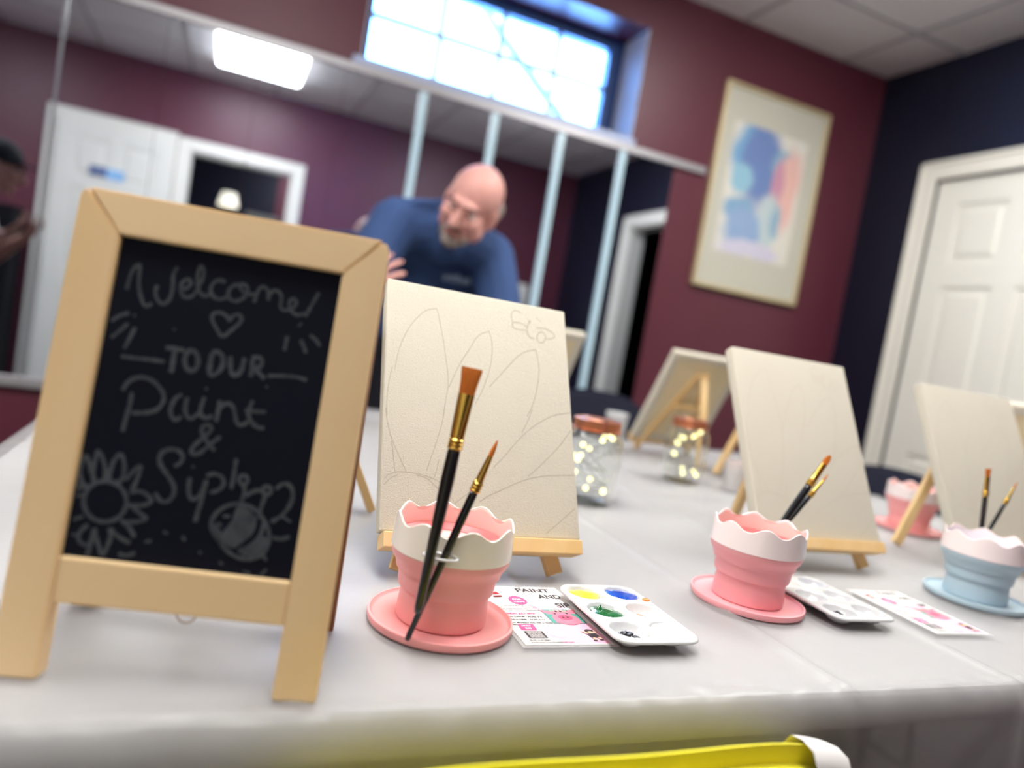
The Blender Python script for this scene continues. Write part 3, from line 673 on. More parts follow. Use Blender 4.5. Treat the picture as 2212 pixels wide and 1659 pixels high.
places = [  # x, y, yaw, canvas label, easel label, rear foot offset
 ((0.2821, 0.6826), 0.0245, 'cream canvas with faint pencil petals standing behind the nearest pink cup', 'pine tabletop easel carrying the sketched canvas behind the nearest pink cup', (0.0, 0.13), 'front'),
 ((0.8215, 0.7570), 0.0, 'cream sketched canvas behind the second pink cup, middle of the front row', 'pine easel holding the canvas behind the second pink cup', (0.035, 0.13), 'front'),
 ((1.260, 0.786), -0.06, 'cream sketched canvas behind the pale blue cup at the right edge', 'pine easel behind the pale blue cup, its rear leg crossing a far pink cup', (-0.112, 0.014), 'front'),
 ((1.20, 1.725), PI, 'canvas seen from behind, leaning left of the middle sketched canvas', 'pine easel seen from behind near the burgundy wall, its A-shaped legs showing', (0.03, 0.13), 'back'),
 ((0.70, 1.70), PI, 'canvas whose white corner peeks out right of the nearest sketched canvas', 'pine easel hidden behind the nearest sketched canvas', (0.0, 0.13), 'back'),
 ((0.20, 1.70), PI, 'canvas glimpsed in the gap between chalkboard and nearest sketched canvas', 'pine easel glimpsed in the gap right of the chalkboard', (0.0, 0.13), 'back'),
 ((1.40, 1.44), PI/2, 'side-on canvas mostly hidden behind the second sketched canvas', 'side-on pine easel partly hidden behind the second sketched canvas', (-0.0, 0.13), 'end'),
 ((1.60, 0.90), PI/2, 'canvas seen from behind at the far right edge of the picture', 'pine easel seen from behind at the far right edge of the picture', (0.0, 0.055), 'end'),
 ((-0.04, 0.90), -PI/2, 'canvas at the left end of the table, hidden behind the chalkboard', 'pine easel behind the chalkboard, only its rear leg showing right of the sign', (0.0, 0.15), 'end'),
]
c0 = None; sk = None
for i, (xy, rz, cl_, el_, rear, kind_) in enumerate(places):
    make_easel(el_, rear, 'tabletop easels on the long table', xy, rz, ledge=0.110)
    if c0 is None:
        c0, cM0, fr0 = make_canvas(cl_, xy, rz)
    else:
        c_ = dup(c0, (xy[0], xy[1], TZ), (0, 0, rz), cl_)
    if i == 2:
        pass
# pencil sketches: the clear one on the first canvas, paler copies on the others facing us
p1, p2 = add_sketch(c0, cM0, fr0, pencil, 0.00042)
for o in list(C.objects):
    if o.name.startswith('canvas.') and o.type == 'EMPTY' and abs(o.rotation_euler[2]) < 0.2:
        fr = [k_ for k_ in o.children if k_.name.startswith('stretched_canvas')][0]
        for p in (p1, p2):
            q = p.copy(); q.data = p.data.copy(); q.data.materials[0] = pencil2; C.objects.link(q); q.parent = fr

# ================================================================== CUPS
def make_cup(label, loc, rz, m_body, m_in, m_ring, m_band, s=1.0):
    t = thing('paint_cup', label, 'cup', (loc[0], loc[1], TZ), (0, 0, rz), 'collapsible paint cups')
    b = bmesh.new(); lathe(b, [(0.001, 0.0), (0.0590, 0.0), (0.0618, 0.0012), (0.0628, 0.004), (0.0624, 0.0072), (0.0606, 0.0076), (0.0592, 0.0052), (0.0575, 0.0042), (0.0405, 0.0040), (0.001, 0.0040)], 96)
    obj('saucer', b, m_body, t, 'auto', 'flat round lid used as a base')
    b = bmesh.new()
    prof = [(0.001, 0.0042), (0.0370, 0.0042), (0.0386, 0.0055), (0.0388, 0.010), (0.0378, 0.028), (0.0379, 0.0312), (0.0408, 0.0322), (0.0415, 0.036), (0.0418, 0.041), (0.0422, 0.0462), (0.0447, 0.0470),
            (0.0449, 0.0495), (0.0462, 0.053), (0.0490, 0.057), (0.0503, 0.060), (0.0506, 0.065), (0.0490, 0.066), (0.0470, 0.062), (0.0440, 0.056), (0.0415, 0.050), (0.0395, 0.040), (0.0365, 0.030), (0.0360, 0.008), (0.001, 0.007)]
    lathe(b, prof, 96); body = obj('folding_body', b, m_body, t, 'auto')
    b = bmesh.new()
    def wv(k, a): return (0.0036*math.cos(8*a+1.1)) if 2 <= k <= 6 else 0
    lathe(b, [(0.0507, 0.0640), (0.0515, 0.0648), (0.0503, 0.0885), (0.0502, 0.0896), (0.0494, 0.0901), (0.0486, 0.0895), (0.0485, 0.0885), (0.0488, 0.0665), (0.0507, 0.0640)], 128, wave=wv)
    bd = obj('scalloped_rim', b, m_band, t, 'auto', 'wavy white rim band')
    b = bmesh.new()
    def wv2(k, a): return (0.0036*math.cos(8*a+1.1)) if k in (0, 1) else 0
    lathe(b, [(0.04835, 0.0872), (0.0480, 0.0866), (0.0476, 0.070), (0.0466, 0.060), (0.0470, 0.060), (0.0484, 0.070), (0.04835, 0.0872)], 128, wave=wv2)
    obj('inner_liner', b, m_in, t, 'auto', 'pale inner wall')
    b = bmesh.new(); lathe(b, [(0.0474, 0.0715), (0.0474, 0.0735), (0.0462, 0.0738), (0.0405, 0.0705), (0.0390, 0.0690), (0.0395, 0.067), (0.0474, 0.0715)], 96)
    obj('inner_ring', b, m_ring, t, 'auto', 'brighter ring inside the rim')
    b = bmesh.new(); lathe(b, [(0.0392, 0.0688), (0.0375, 0.0655), (0.030, 0.064), (0.001, 0.0635), ], 96); obj('inner_tray', b, mat('pale_pink_tray', (246, 200, 196), 0.35), t, True)
    return t
cup1 = make_cup('coral pink collapsible paint cup with two brushes clipped in front, nearest the chalkboard', (0.207, 0.571), 0.1, pink, pink_in, pink_ring, band)
cup2 = dup(cup1, (0.588, 0.631, TZ), (0, 0, 0.35), 'rose pink collapsible paint cup in front of the middle sketched canvas', None, {'pink_silicone': pink2, 'cream_white_plastic': band2})
cup3 = dup(cup1, (1.006, 0.656, TZ), (0, 0, 0.0), 'pale blue collapsible paint cup at the right edge', None,
           {'pink_silicone': blue_s, 'cream_white_plastic': band2, 'inner_pink_plastic': mat('lavender_white_plastic', (222, 220, 228), 0.4), 'inner_coral_ring': blue_s})
cup4 = dup(cup1, (1.335, 1.03, TZ), (0, 0, 0.2), 'far pink paint cup behind an easel leg, beside the navy chair', None, {'cream_white_plastic': band2})
# white brush clip on the near cup
b = bmesh.new()
def loop(b, c, rx, ry, th=0.0011, rz=0.0):
    pts = [Vector((c[0]+rx*math.cos(a)*math.cos(rz)-ry*math.sin(a)*math.sin(rz), c[1]+rx*math.cos(a)*math.sin(rz)+ry*math.sin(a)*math.cos(rz), c[2])) for a in [2*PI*i/24 for i in range(25)]]
    tube(b, pts, th, 6, caps=False)
def clip(cup, ang, z, b, rx=0.0125, ry=0.0068):
    # ang: world direction from the cup axis; loop centred just outside the band
    d = Vector((math.cos(ang), math.sin(ang))); a2 = ang-cup.rotation_euler[2]; d = Vector((math.cos(a2), math.sin(a2)))
    R_ = 0.0515+ry+0.0005
    loop(b, (d.x*R_, d.y*R_, z), rx, ry, rz=a2+PI/2)
ang = math.atan2(0.511-0.571, 0.1765-0.207)
clip(cup1, ang, 0.0745, b, 0.0135, 0.0075); obj('brush_clip', b, white_pl, cup1, True)

# ================================================================== BRUSHES
def make_brush(label, a, tip, kind, r_h=0.0042, L_f=0.035, L_b=0.017, wb=0.0068, facing=None, fatend=False, hl=0):
    """a = end of the handle, tip = end of the bristles (world)"""
    a = Vector(a); tip = Vector(tip); L = (tip-a).length; d = (tip-a).normalized()
    t = thing('paint_brush', label, 'paintbrush', a, (0, 0, 0), 'paintbrushes with black handles')
    x = d.cross(Vector((0, 1, 0))).normalized() if facing is None else (Vector(facing)-d*Vector(facing).dot(d)).normalized(); y = d.cross(x).normalized()
    M = Matrix(((x.x, y.x, d.x, 0), (x.y, y.y, d.y, 0), (x.z, y.z, d.z, 0), (0, 0, 0, 1)))
    lf = L-L_b-L_f
    b = bmesh.new(); lathe(b, [(0.0002, 0), (r_h*0.55, 0.001), (r_h*0.68, 0.005), (r_h*0.75, lf*0.2), (r_h*0.88, lf*0.5), (r_h*1.05, lf*0.8), (r_h, lf*0.95), (r_h*0.93, lf), (0.0002, lf+0.0005)], 20, M=M)
    obj('handle', b, blackh, t, True)
    b = bmesh.new(); ov = 0.0003; rs = []
    N = 24
    def rr(z, rx, ry): rs.append(ring(b, M @ Vector((0, 0, z)), x, y, rx, ry, N))
    r1 = r_h+ov
    for k in range(3):
        z = lf-0.002+k*0.0028; rr(z, r1, r1); rr(z+0.0007, r1+0.0007, r1+0.0007); rr(z+0.0018, r1+0.0007, r1+0.0007); rr(z+0.0024, r1, r1)
    if kind in ('flat', 'filbert'):
        for q in (0.3, 0.5, 0.7, 0.85, 1.0): rr(lf+L_f*q, r1*(1-q)+wb*0.92*q, r1*(1-q)+0.0021*q)
    else:
        for q in (0.3, 0.6, 1.0): rr(lf+L_f*q, r1*(1-q)+wb*q, r1*(1-q)+wb*q)
    skin_rings(b, rs); obj('ferrule', b, gold, t, 'auto', 'gold metal ferrule')
    b = bmesh.new(); rs = []; zb = lf+L_f-0.001
    if kind == 'flat':
        rr(zb, wb*0.88, 0.0018); rr(zb+L_b*0.5, wb*1.02, 0.0016); rr(zb+L_b*0.9, wb*1.18, 0.0010); rr(zb+L_b, wb*1.20, 0.0005)
    elif kind == 'filbert':
        rr(zb, wb*0.9, 0.0018)
        for q in (0.3, 0.55, 0.75, 0.88, 0.96, 1.0): rr(zb+L_b*q, wb*1.05*math.sqrt(max(0.01, 1-((q-0.3)/0.72)**2)) if q > 0.3 else wb*1.0, 0.0016*(1.1-q))
    else:
        rr(zb, wb*0.85, wb*0.85); rr(zb+L_b*0.3, wb*0.95, wb*0.95); rr(zb+L_b*0.6, wb*0.7, wb*0.7); rr(zb+L_b*0.85, wb*0.38, wb*0.38); rr(zb+L_b, 0.0002, 0.0002)
    skin_rings(b, rs); obj('bristles', b, bristle, t, 'auto', 'orange-brown bristles')
    return t
camx = (cr.x, cr.y, 0)
make_brush('flat-tipped brush with wide orange bristles, taller of the two clipped to the nearest pink cup', (0.1650, 0.5060, 0.7850), (0.1762, 0.5060, 0.974), 'flat', 0.0050, 0.040, 0.0205, 0.0066, facing=camx)
make_brush('fine round brush, shorter of the two clipped to the nearest pink cup', (0.1655, 0.5235, TZ+0.0050), (0.2095, 0.5150, 0.9215), 'round', 0.0034, 0.028, 0.0150, 0.0022)
make_brush('rounded filbert brush leaning right behind the second pink cup', (0.632, 0.690, TZ+0.006), (0.7330, 0.690, 0.9210), 'filbert', 0.0046, 0.032, 0.0150, 0.0042, facing=camx)
make_brush('thin liner brush leaning right behind the second pink cup', (0.640, 0.701, TZ+0.006), (0.7440, 0.697, 0.8960), 'round', 0.0028, 0.026, 0.012, 0.0015)
make_brush('small flat brush standing upright behind the pale blue cup', (1.088, 0.712, TZ+0.006), (1.0520, 0.704, 0.9290), 'flat', 0.0036, 0.028, 0.0125, 0.0038, facing=camx)
make_brush('thin pointed brush leaning right behind the pale blue cup', (1.070, 0.722, TZ+0.006), (1.1225, 0.704, 0.9160), 'round', 0.0028, 0.026, 0.012, 0.0015)

# ================================================================== PALETTES
def make_palette(label, loc, rz, paints, w=0.086, l=0.130):
    t = thing('paint_palette', label, 'palette', (loc[0], loc[1], TZ), (0, 0, rz), 'white six-well palettes')
    b = bmesh.new(); H = 0.0125; rc = 0.016; wells = [(sx*0.0212, sy*0.0425+0.0005) for sy in (1, 0, -1) for sx in (-1, 1)]; RX, RY, D = 0.0180, 0.0176, 0.0108
    nx, ny = 86, 130; g = {}
    def inside(x, y):
        dx = max(abs(x)-(w/2-rc), 0); dy = max(abs(y)-(l/2-rc), 0); return math.hypot(dx, dy)
    for i in range(nx+1):
        for j in range(ny+1):
            x = -w/2+w*i/nx; y = -l/2+l*j/ny
            dx = abs(x)-(w/2-rc); dy = abs(y)-(l/2-rc)
            if dx > 0 and dy > 0:
                q = math.hypot(dx, dy); 
                if q > 1e-9:
                    k = max(dx, dy)/q; dx *= k; dy *= k
                    x = math.copysign(w/2-rc+dx, x); y = math.copysign(l/2-rc+dy, y)
            z = H
            for (wx, wy) in wells:
                q = ((x-wx)/RX)**2+((y-wy)/RY)**2
                if q < 1: z = H-D*(1-q**1.6)
                elif q < 1.18: z = H+0.0009*math.sin((q-1)/0.18*PI)
            g[i, j] = b.verts.new((x, y, z))
    for i in range(nx):
        for j in range(ny): b.faces.new((g[i, j], g[i+1, j], g[i+1, j+1], g[i, j+1]))
    edge = [g[i, 0] for i in range(nx+1)]+[g[nx, j] for j in range(1, ny+1)]+[g[i, ny] for i in range(nx-1, -1, -1)]+[g[0, j] for j in range(ny-1, 0, -1)]
    prev = edge
    for (o_, dz) in ((0.0012, -0.0006), (0.0018, -0.0022), (0.0012, -0.0030), (0.0, -0.0030)):
        nw = []
        for v in edge:
            d = Vector((v.co.x, v.co.y, 0)).normalized(); nw.append(b.verts.new((v.co.x+d.x*o_, v.co.y+d.y*o_, H+dz)))
        for i in range(len(edge)): j = (i+1) % len(edge); b.faces.new((prev[i], prev[j], nw[j], nw[i]))
        prev = nw
    tr = obj('palette_tray', b, white_pl, t, True)
    # feet formed by the bowls' undersides
    b = bmesh.new()
    for (wx, wy) in wells:
        M = Matrix.Translation((wx, wy, 0)); lathe(b, [(0.0002, 0.0), (0.008, 0.0), (0.0125, 0.003), (0.0165, 0.0075), (0.0180, 0.0095)], 20, M=M)
    obj('well_underside', b, white_pl, t, True)
    for k, (m_, fill_, kind_) in enumerate(paints):
        if m_ is None: continue
        wx, wy = wells[k]; b = bmesh.new(); n = 26; z0 = H-D; R = RX*fill_
        offx, offy = (-0.002, -0.002) if kind_ == 'puddle' else (0, 0)
        if kind_ == 'beads':
            for q in range(26):
                a = random.random()*6.28; r_ = 0.0105*math.sqrt(random.random()); zz = z0+0.0035+0.0055*(1-r_/0.0105)
                ball(b, (wx-0.002+r_*math.cos(a)*1.1, wy-0.001+r_*math.sin(a)*0.8, zz), 0.0016+random.random()*0.0008, 1)
            ball(b, (wx-0.002, wy-0.001, z0+0.003), 0.0105, 2, (1.05, 0.85, 0.45))
        else:
            rings_ = []
            for q in (1.0, 0.98, 0.9, 0.6, 0.3):
                row = []
                for i in range(n):
                    a = 2*PI*i/n; rr_ = R*q*(1+0.09*math.sin(3*a+k)+0.05*math.sin(5*a+2*k)); dome = (1-q*q)
                    zb = H-D*(1-min(1, fill_*q*1.02)**3.2)
                    z = (z0+D*fill_**3.2*0.98+0.0006)+0.0018*dome if q < 1 else H-D*(1-(fill_)**3.2)-0.0002
                    row.append(b.verts.new((wx+offx+rr_*math.cos(a), wy+offy+rr_*math.sin(a)*0.93, z)))
                rings_.append(row)
            for a_, c_ in zip(rings_, rings_[1:]):
                for i in range(n): j = (i+1) % n; b.faces.new((a_[i], a_[j], c_[j], c_[i]))
            b.faces.new(rings_[-1])
            if kind_ == 'peak':
                M = Matrix.Translation((wx-0.004, wy+0.005, z0+D*fill_**3.2)); lathe(b, [(0.005, 0), (0.003, 0.0025), (0.0012, 0.0048), (0.0003, 0.0062)], 12, M=M)
        obj('paint', b, m_, t, True, label=m_.name.replace('_', ' '))
    return t
yel = mat('yellow_paint', (250, 226, 60), 0.25, coat=0.5); blu = mat('blue_paint', (10, 72, 180), 0.15, coat=0.8); grn = mat('green_paint', (22, 98, 52), 0.15, coat=0.8)
org = mat('orange_paint', (250, 130, 50), 0.25, coat=0.5); blk = mat('blue_black_paint', (12, 16, 30), 0.12, coat=0.8); wht = mat('white_paint', (250, 250, 248), 0.25, coat=0.5)
pal1 = make_palette('white palette full of bright paints lying beside the flyer and the nearest cup', (0.3895, 0.5695), 0.0, [(yel, 0.90, 'flat'), (blu, 0.93, 'flat'), (grn, 0.90, 'peak'), (org, 0.66, 'puddle'), (blk, 0.5, 'beads'), (wht, 0.97, 'flat')])
b = bmesh.new(); ball(b, (0.0395, 0.0265, 0.0128), 0.0042, 2, (1, 0.8, 0.4)); obj('paint_drip', b, org, pal1, True, label='orange paint drip on the edge')
pal2 = make_palette('white palette with a few paints lying right of the second pink cup', (0.6945, 0.6205), -0.02, [(yel, 0.72, 'puddle'), (blu, 0.72, 'puddle'), (grn, 0.7, 'puddle'), (None, 0, ''), (blk, 0.5, 'beads'), (wht, 0.4, 'peak')])

# ================================================================== FLYERS
ink = mat('dark_grey_ink', (58, 54, 60), 0.5); hot = mat('hot_pink_ink', (226, 84, 138), 0.5); lpk = mat('pale_pink_ink', (240, 184, 206), 0.5)
teal = mat('teal_ink', (84, 158, 150), 0.5); pigc = mat('pig_pink_ink', (242, 128, 150), 0.5); pigd = mat('deep_pig_pink_ink', (222, 82, 116), 0.5); wink = mat('white_ink', (248, 242, 242), 0.5); redi = mat('dark_red_ink', (170, 50, 60), 0.5); skyi = mat('sky_blue_ink', (170, 208, 240), 0.5); creami = mat('cream_ink', (240, 205, 170), 0.5)
lam = mat('laminate_film', (240, 240, 240), 0.12, trans=0.0, alpha=0.25)
def make_flyer(label, loc, rz, w=0.085, l=0.128):
    t = thing('paint_and_sip_flyer', label, 'flyer', (loc[0], loc[1], TZ), (0, 0, rz), 'paint and sip flyers on the table')
    b = bmesh.new(); box(b, (-w/2-0.004, -l/2-0.004, 0.0004), (w/2+0.004, l/2+0.004, 0.0007)); obj('laminate_sheet', b, lam, t, label='clear laminate margin')
    b = bmesh.new(); box(b, (-w/2, -l/2, 0.0007), (w/2, l/2, 0.0010)); sheet = obj('paper_sheet', b, paper, t)
    def L(u, v): return (-w/2+u*w, l/2-v*l)
    zz = [0.00105]
    def nz(): zz[0] += 0.000012; return zz[0]
    def blob(b, pts, z): poly(b, [L(*p) for p in pts], z)
    def ell(cx_, cy_, rx, ry, n=20, sc=0.0, k=12): return [(cx_+rx*(1+sc*math.cos(k*a))*math.cos(a), cy_+ry*(1+sc*math.cos(k*a))*math.sin(a)) for a in [2*PI*i/(n) for i in range(n)]]
    b = bmesh.new(); blob(b, ell(0.66, 0.40, 0.2, 0.055), nz()); blob(b, [(0.36, 0.74), (0.5, 0.68), (0.98, 0.67), (0.985, 0.985), (0.45, 0.985), (0.32, 0.86)], nz()); obj('pink_brush_swash', b, lpk, sheet)
    b = bmesh.new(); blob(b, [(0.02, 0.02), (0.30, 0.012), (0.2, 0.06), (0.04, 0.09)], nz()); obj('blue_swash', b, skyi, sheet)
    b = bmesh.new()
    def tx(bb, s, u0, u1, v1, hv, bold=0.0):
        """text from u0 to u1, baseline at v1, letter height hv (in v units)"""
        size = hv*l/0.70; tmp = bmesh.new(); text_mesh(tmp, s, 0, 0, size, 0, bold=bold); xs_ = [v.co.x for v in tmp.verts]; wid = max(xs_)-min(xs_); tmp.free()
        x0, y0 = L(u0, v1); text_mesh(bb, s, x0, y0, size, nz(), squash=(u1-u0)*w/wid, bold=bold)
    tx(b, 'PAINT', 0.46, 0.90, 0.093, 0.068, 0.00045); tx(b, 'AND', 0.68, 0.975, 0.215, 0.075, 0.00045); tx(b, 'SIP', 0.79, 0.975, 0.385, 0.075, 0.00045)
    obj('title_lettering', b, ink, sheet, label='bold grey title PAINT AND SIP')
    b = bmesh.new()
    for s, v in (('Join our kids Paint & Sip for ages 3-13! Every', 0.372), ('thing included to paint this picture plus', 0.398), ('a candy, sweets and slushy drink. Don\'t miss', 0.424), ('out on this summer\'s experience!', 0.450)): tx(b, s, 0.04, 0.52, v, 0.014, 0.00003)
    tx(b, '1:45-2:45PM - AGES 3-5', 0.05, 0.46, 0.572, 0.022, 0.00008); tx(b, '3:00-4:15PM - AGES 6-13', 0.05, 0.47, 0.622, 0.022, 0.00008); tx(b, '101 Moreland Ave, Unit 3, Scotia', 0.05, 0.52, 0.672, 0.022, 0.00008); tx(b, 'NY', 0.05, 0.1, 0.705, 0.02, 0.00008)
    obj('small_print', b, ink, sheet, label='lines of small dark print'); b = bmesh.new()
    tx(b, '(518) 618-2583', 0.08, 0.31, 0.945, 0.020, 0.00006); tx(b, 'theartdancestudio@gmail.com', 0.08, 0.56, 0.972, 0.016, 0.00004)
    obj('contact_print', b, ink, sheet, label='phone number and email line')
    b = bmesh.new(); tx(b, 'SUNDAY JULY 30TH', 0.05, 0.42, 0.520, 0.026, 0.0002); blob(b, ell(0.365, 0.265, 0.105, 0.082, 72, 0.05, 14), nz()); blob(b, [(0.10, 0.685), (0.28, 0.685), (0.27, 0.785), (0.09, 0.785)], nz()); badge = obj('pink_badges', b, hot, sheet, label='hot pink badge, square and date')
    b = bmesh.new(); tx(b, 'FOR', 0.31, 0.42, 0.255, 0.022, 0.0001); tx(b, 'KIDS', 0.30, 0.43, 0.300, 0.022, 0.0001); tx(b, 'ONLY', 0.13, 0.24, 0.722, 0.018, 0.0001); tx(b, '$30', 0.15, 0.22, 0.762, 0.022, 0.0001)
    obj('badge_words', b, wink, sheet, label='white words on the badges')
    b = bmesh.new(); blob(b, ell(0.47, 0.83, 0.095, 0.062, 28), nz()); obj('white_oval', b, wink, sheet)
    b = bmesh.new(); blob(b, [(0.10, 0.80), (0.31, 0.80), (0.31, 0.905), (0.10, 0.905)], nz()); obj('dark_box', b, ink, sheet)
    b = bmesh.new()
    for s, v in (('REGISTER BEFORE', 0.822), ('JULY 25TH WITH', 0.842), ('THE STUDIO', 0.862), ('QUESTIONS CALL', 0.882), ('OR CONTACT US', 0.9)): tx(b, s, 0.125, 0.285, v, 0.012, 0.00006)
    obj('white_box_print', b, wink, sheet)
    b = bmesh.new(); blob(b, [(0.535, 0.435), (0.945, 0.435), (0.945, 0.67), (0.535, 0.67)], nz()); obj('picture_background', b, teal, sheet, label='teal picture background')
    b = bmesh.new(); blob(b, ell(0.74, 0.60, 0.155, 0.10, 24), nz()); blob(b, ell(0.74, 0.52, 0.12, 0.075, 24), nz()); blob(b, [(0.50, 0.44), (0.63, 0.46), (0.66, 0.51), (0.57, 0.52)], nz()); blob(b, [(0.96, 0.425), (0.85, 0.45), (0.83, 0.50), (0.92, 0.51)], nz())
    for u, v in ((0.69, 0.445), (0.76, 0.44)): blob(b, ell(u, v, 0.0, 0.0, 3) if False else ell(u, v, 0.012, 0.01, 8), nz())
    blob(b, [(0.60, 0.60), (0.88, 0.60), (0.90, 0.668), (0.58, 0.668)], nz()); obj('pig_face', b, pigc, sheet, label='picture of a pink pig')
    b = bmesh.new(); blob(b, ell(0.745, 0.575, 0.085, 0.045, 24), nz()); obj('pig_snout', b, pigd, sheet)
    b = bmesh.new(); blob(b, ell(0.72, 0.575, 0.015, 0.012, 12), nz()); blob(b, ell(0.775, 0.572, 0.015, 0.012, 12), nz()); blob(b, ell(0.66, 0.51, 0.014, 0.012, 12), nz()); blob(b, ell(0.81, 0.505, 0.014, 0.012, 12), nz())
    for u in (0.70, 0.76): blob(b, ell(u, 0.468, 0.022, 0.012, 10), nz())
    obj('pig_features', b, ink, sheet, label='dark pig eyes and nostrils'); b = bmesh.new()
    blob(b, ell(0.86, 0.795, 0.05, 0.024, 14), nz()); blob(b, [(0.80, 0.845), (0.91, 0.835), (0.92, 0.90), (0.81, 0.905)], nz()); blob(b, [(0.80, 0.94), (0.845, 0.94), (0.845, 0.955), (0.80, 0.955)], nz()); blob(b, [(0.88, 0.93), (0.925, 0.93), (0.925, 0.945), (0.88, 0.945)], nz())
    obj('figure_print', b, ink, sheet, label='small dark printed figure')
    b = bmesh.new()
    for u in (0.64, 0.675, 0.73, 0.785, 0.82): blob(b, ell(u, 0.462, 0.016, 0.012, 10), nz())
    obj('flower_crown', b, creami, sheet); b = bmesh.new()
    blob(b, ell(0.86, 0.822, 0.032, 0.018, 12), nz()); blob(b, [(0.80, 0.85), (0.755, 0.80), (0.77, 0.79), (0.82, 0.835)], nz()); blob(b, [(0.91, 0.845), (0.945, 0.79), (0.93, 0.785), (0.895, 0.83)], nz()); blob(b, [(0.82, 0.905), (0.845, 0.905), (0.84, 0.94), (0.82, 0.94)], nz()); blob(b, [(0.88, 0.90), (0.905, 0.90), (0.915, 0.93), (0.89, 0.93)], nz())
    obj('figure_skin', b, creami, sheet)
    b = bmesh.new(); blob(b, [(0.10, 0.13), (0.18, 0.11), (0.21, 0.15), (0.11, 0.16)], nz()); blob(b, [(0.10, 0.19), (0.21, 0.18), (0.21, 0.205), (0.10, 0.21)], nz()); obj('cake_picture', b, redi, sheet, label='little red and pink cake picture')
    return t
fl1 = make_flyer('laminated pink flyer between the nearest pink cup and the full palette', (0.3105, 0.5875), 0.0)
dup(fl1, (0.833, 0.6085, TZ), (0, 0, -0.03), 'laminated pink flyer between the second palette and the pale blue cup')

# ================================================================== JARS WITH FAIRY LIGHTS
def make_jar(label, loc, r=0.046, h=0.138):
    t = thing('mason_jar', label, 'jar', (loc[0], loc[1], TZ), (0, 0, 0), 'glass jars with fairy lights')
    b = bmesh.new()
    o_ = [(0.001, 0.0), (r*0.80, 0.0), (r*0.9, 0.004), (r*0.93, 0.015), (r*0.96, h*0.3), (r, h*0.6), (r*0.98, h*0.74), (r*0.84, h*0.83), (r*0.78, h*0.87), (r*0.78, h*0.97)]
    i_ = [(q-0.003, z+(0.004 if k == 0 else 0)) for k, (q, z) in enumerate(reversed(o_[1:]))]
    lathe(b, o_+i_+[(0.001, 0.005)], 48); obj('glass_body', b, glass_m, t, True)
    b = bmesh.new(); q = r*0.82; lathe(b, [(0.001, h*0.99), (q-0.002, h*0.99), (q, h*0.985), (q, h*0.88), (q+0.002, h*0.875), (q+0.002, h*0.86), (q-0.001, h*0.86), (q-0.001, h*0.975), (0.001, h*0.98)], 40); obj('lid', b, copper, t, 'auto', 'copper screw lid')
    b = bmesh.new(); rnd = random.Random(len(label)); P = [Vector((0, 0, h*0.95))]
    for i in range(44):
        a = i*1.35; rr_ = r*(0.45+0.38*rnd.random()); P.append(Vector((rr_*math.cos(a), rr_*math.sin(a), 0.014+(h*0.72)*(0.5+0.5*math.sin(i*0.37+rnd.random()*0.6))*0.98)))
    tube(b, P, 0.0006, 5); w_ = obj('wire_string', b, wire_m, t, True)
    first = None
    for i in range(2, 44, 3):
        if first is None:
            b = bmesh.new(); ball(b, (0, 0, 0), 0.0044, 2); first = obj('fairy_bulb', b, bulb_m, w_, True); o2 = first
        else:
            o2 = first.copy(); C.objects.link(o2); o2.parent = w_
        o2.location = P[i]
    return t
make_jar('glass jar of fairy lights with copper lid just right of the nearest canvas', (0.605, 1.062), 0.049, 0.140)
make_jar('glass jar of fairy lights standing before the backward-facing easel', (0.985, 1.325), 0.047, 0.140)
# small things on the far side of the table
t = thing('plastic_tumbler', 'small clear tumbler with peach paint left of the middle canvas', 'cup', (1.085, 1.27, TZ))
b = bmesh.new(); lathe(b, [(0.001, 0), (0.022, 0), (0.027, 0.062), (0.0265, 0.062), (0.0215, 0.002), (0.001, 0.002)], 32); obj('tumbler_wall', b, mat('frosted_plastic', (232, 228, 226), 0.3, trans=0.3), t, 'auto')
b = bmesh.new(); lathe(b, [(0.001, 0.003), (0.021, 0.003), (0.0245, 0.045), (0.001, 0.045)], 32); obj('peach_paint', b, mat('peach_liquid', (240, 176, 156), 0.4), t, 'auto')
t = thing('paper_cup', 'small white paper cup at the back edge of the table beside the near jar', 'cup', (1.12, 1.86, TZ))
b = bmesh.new(); lathe(b, [(0.001, 0), (0.026, 0), (0.034, 0.078), (0.0355, 0.080), (0.034, 0.082), (0.0325, 0.079), (0.025, 0.003), (0.001, 0.003)], 32); obj('cup_wall', b, white_pl, t, 'auto')

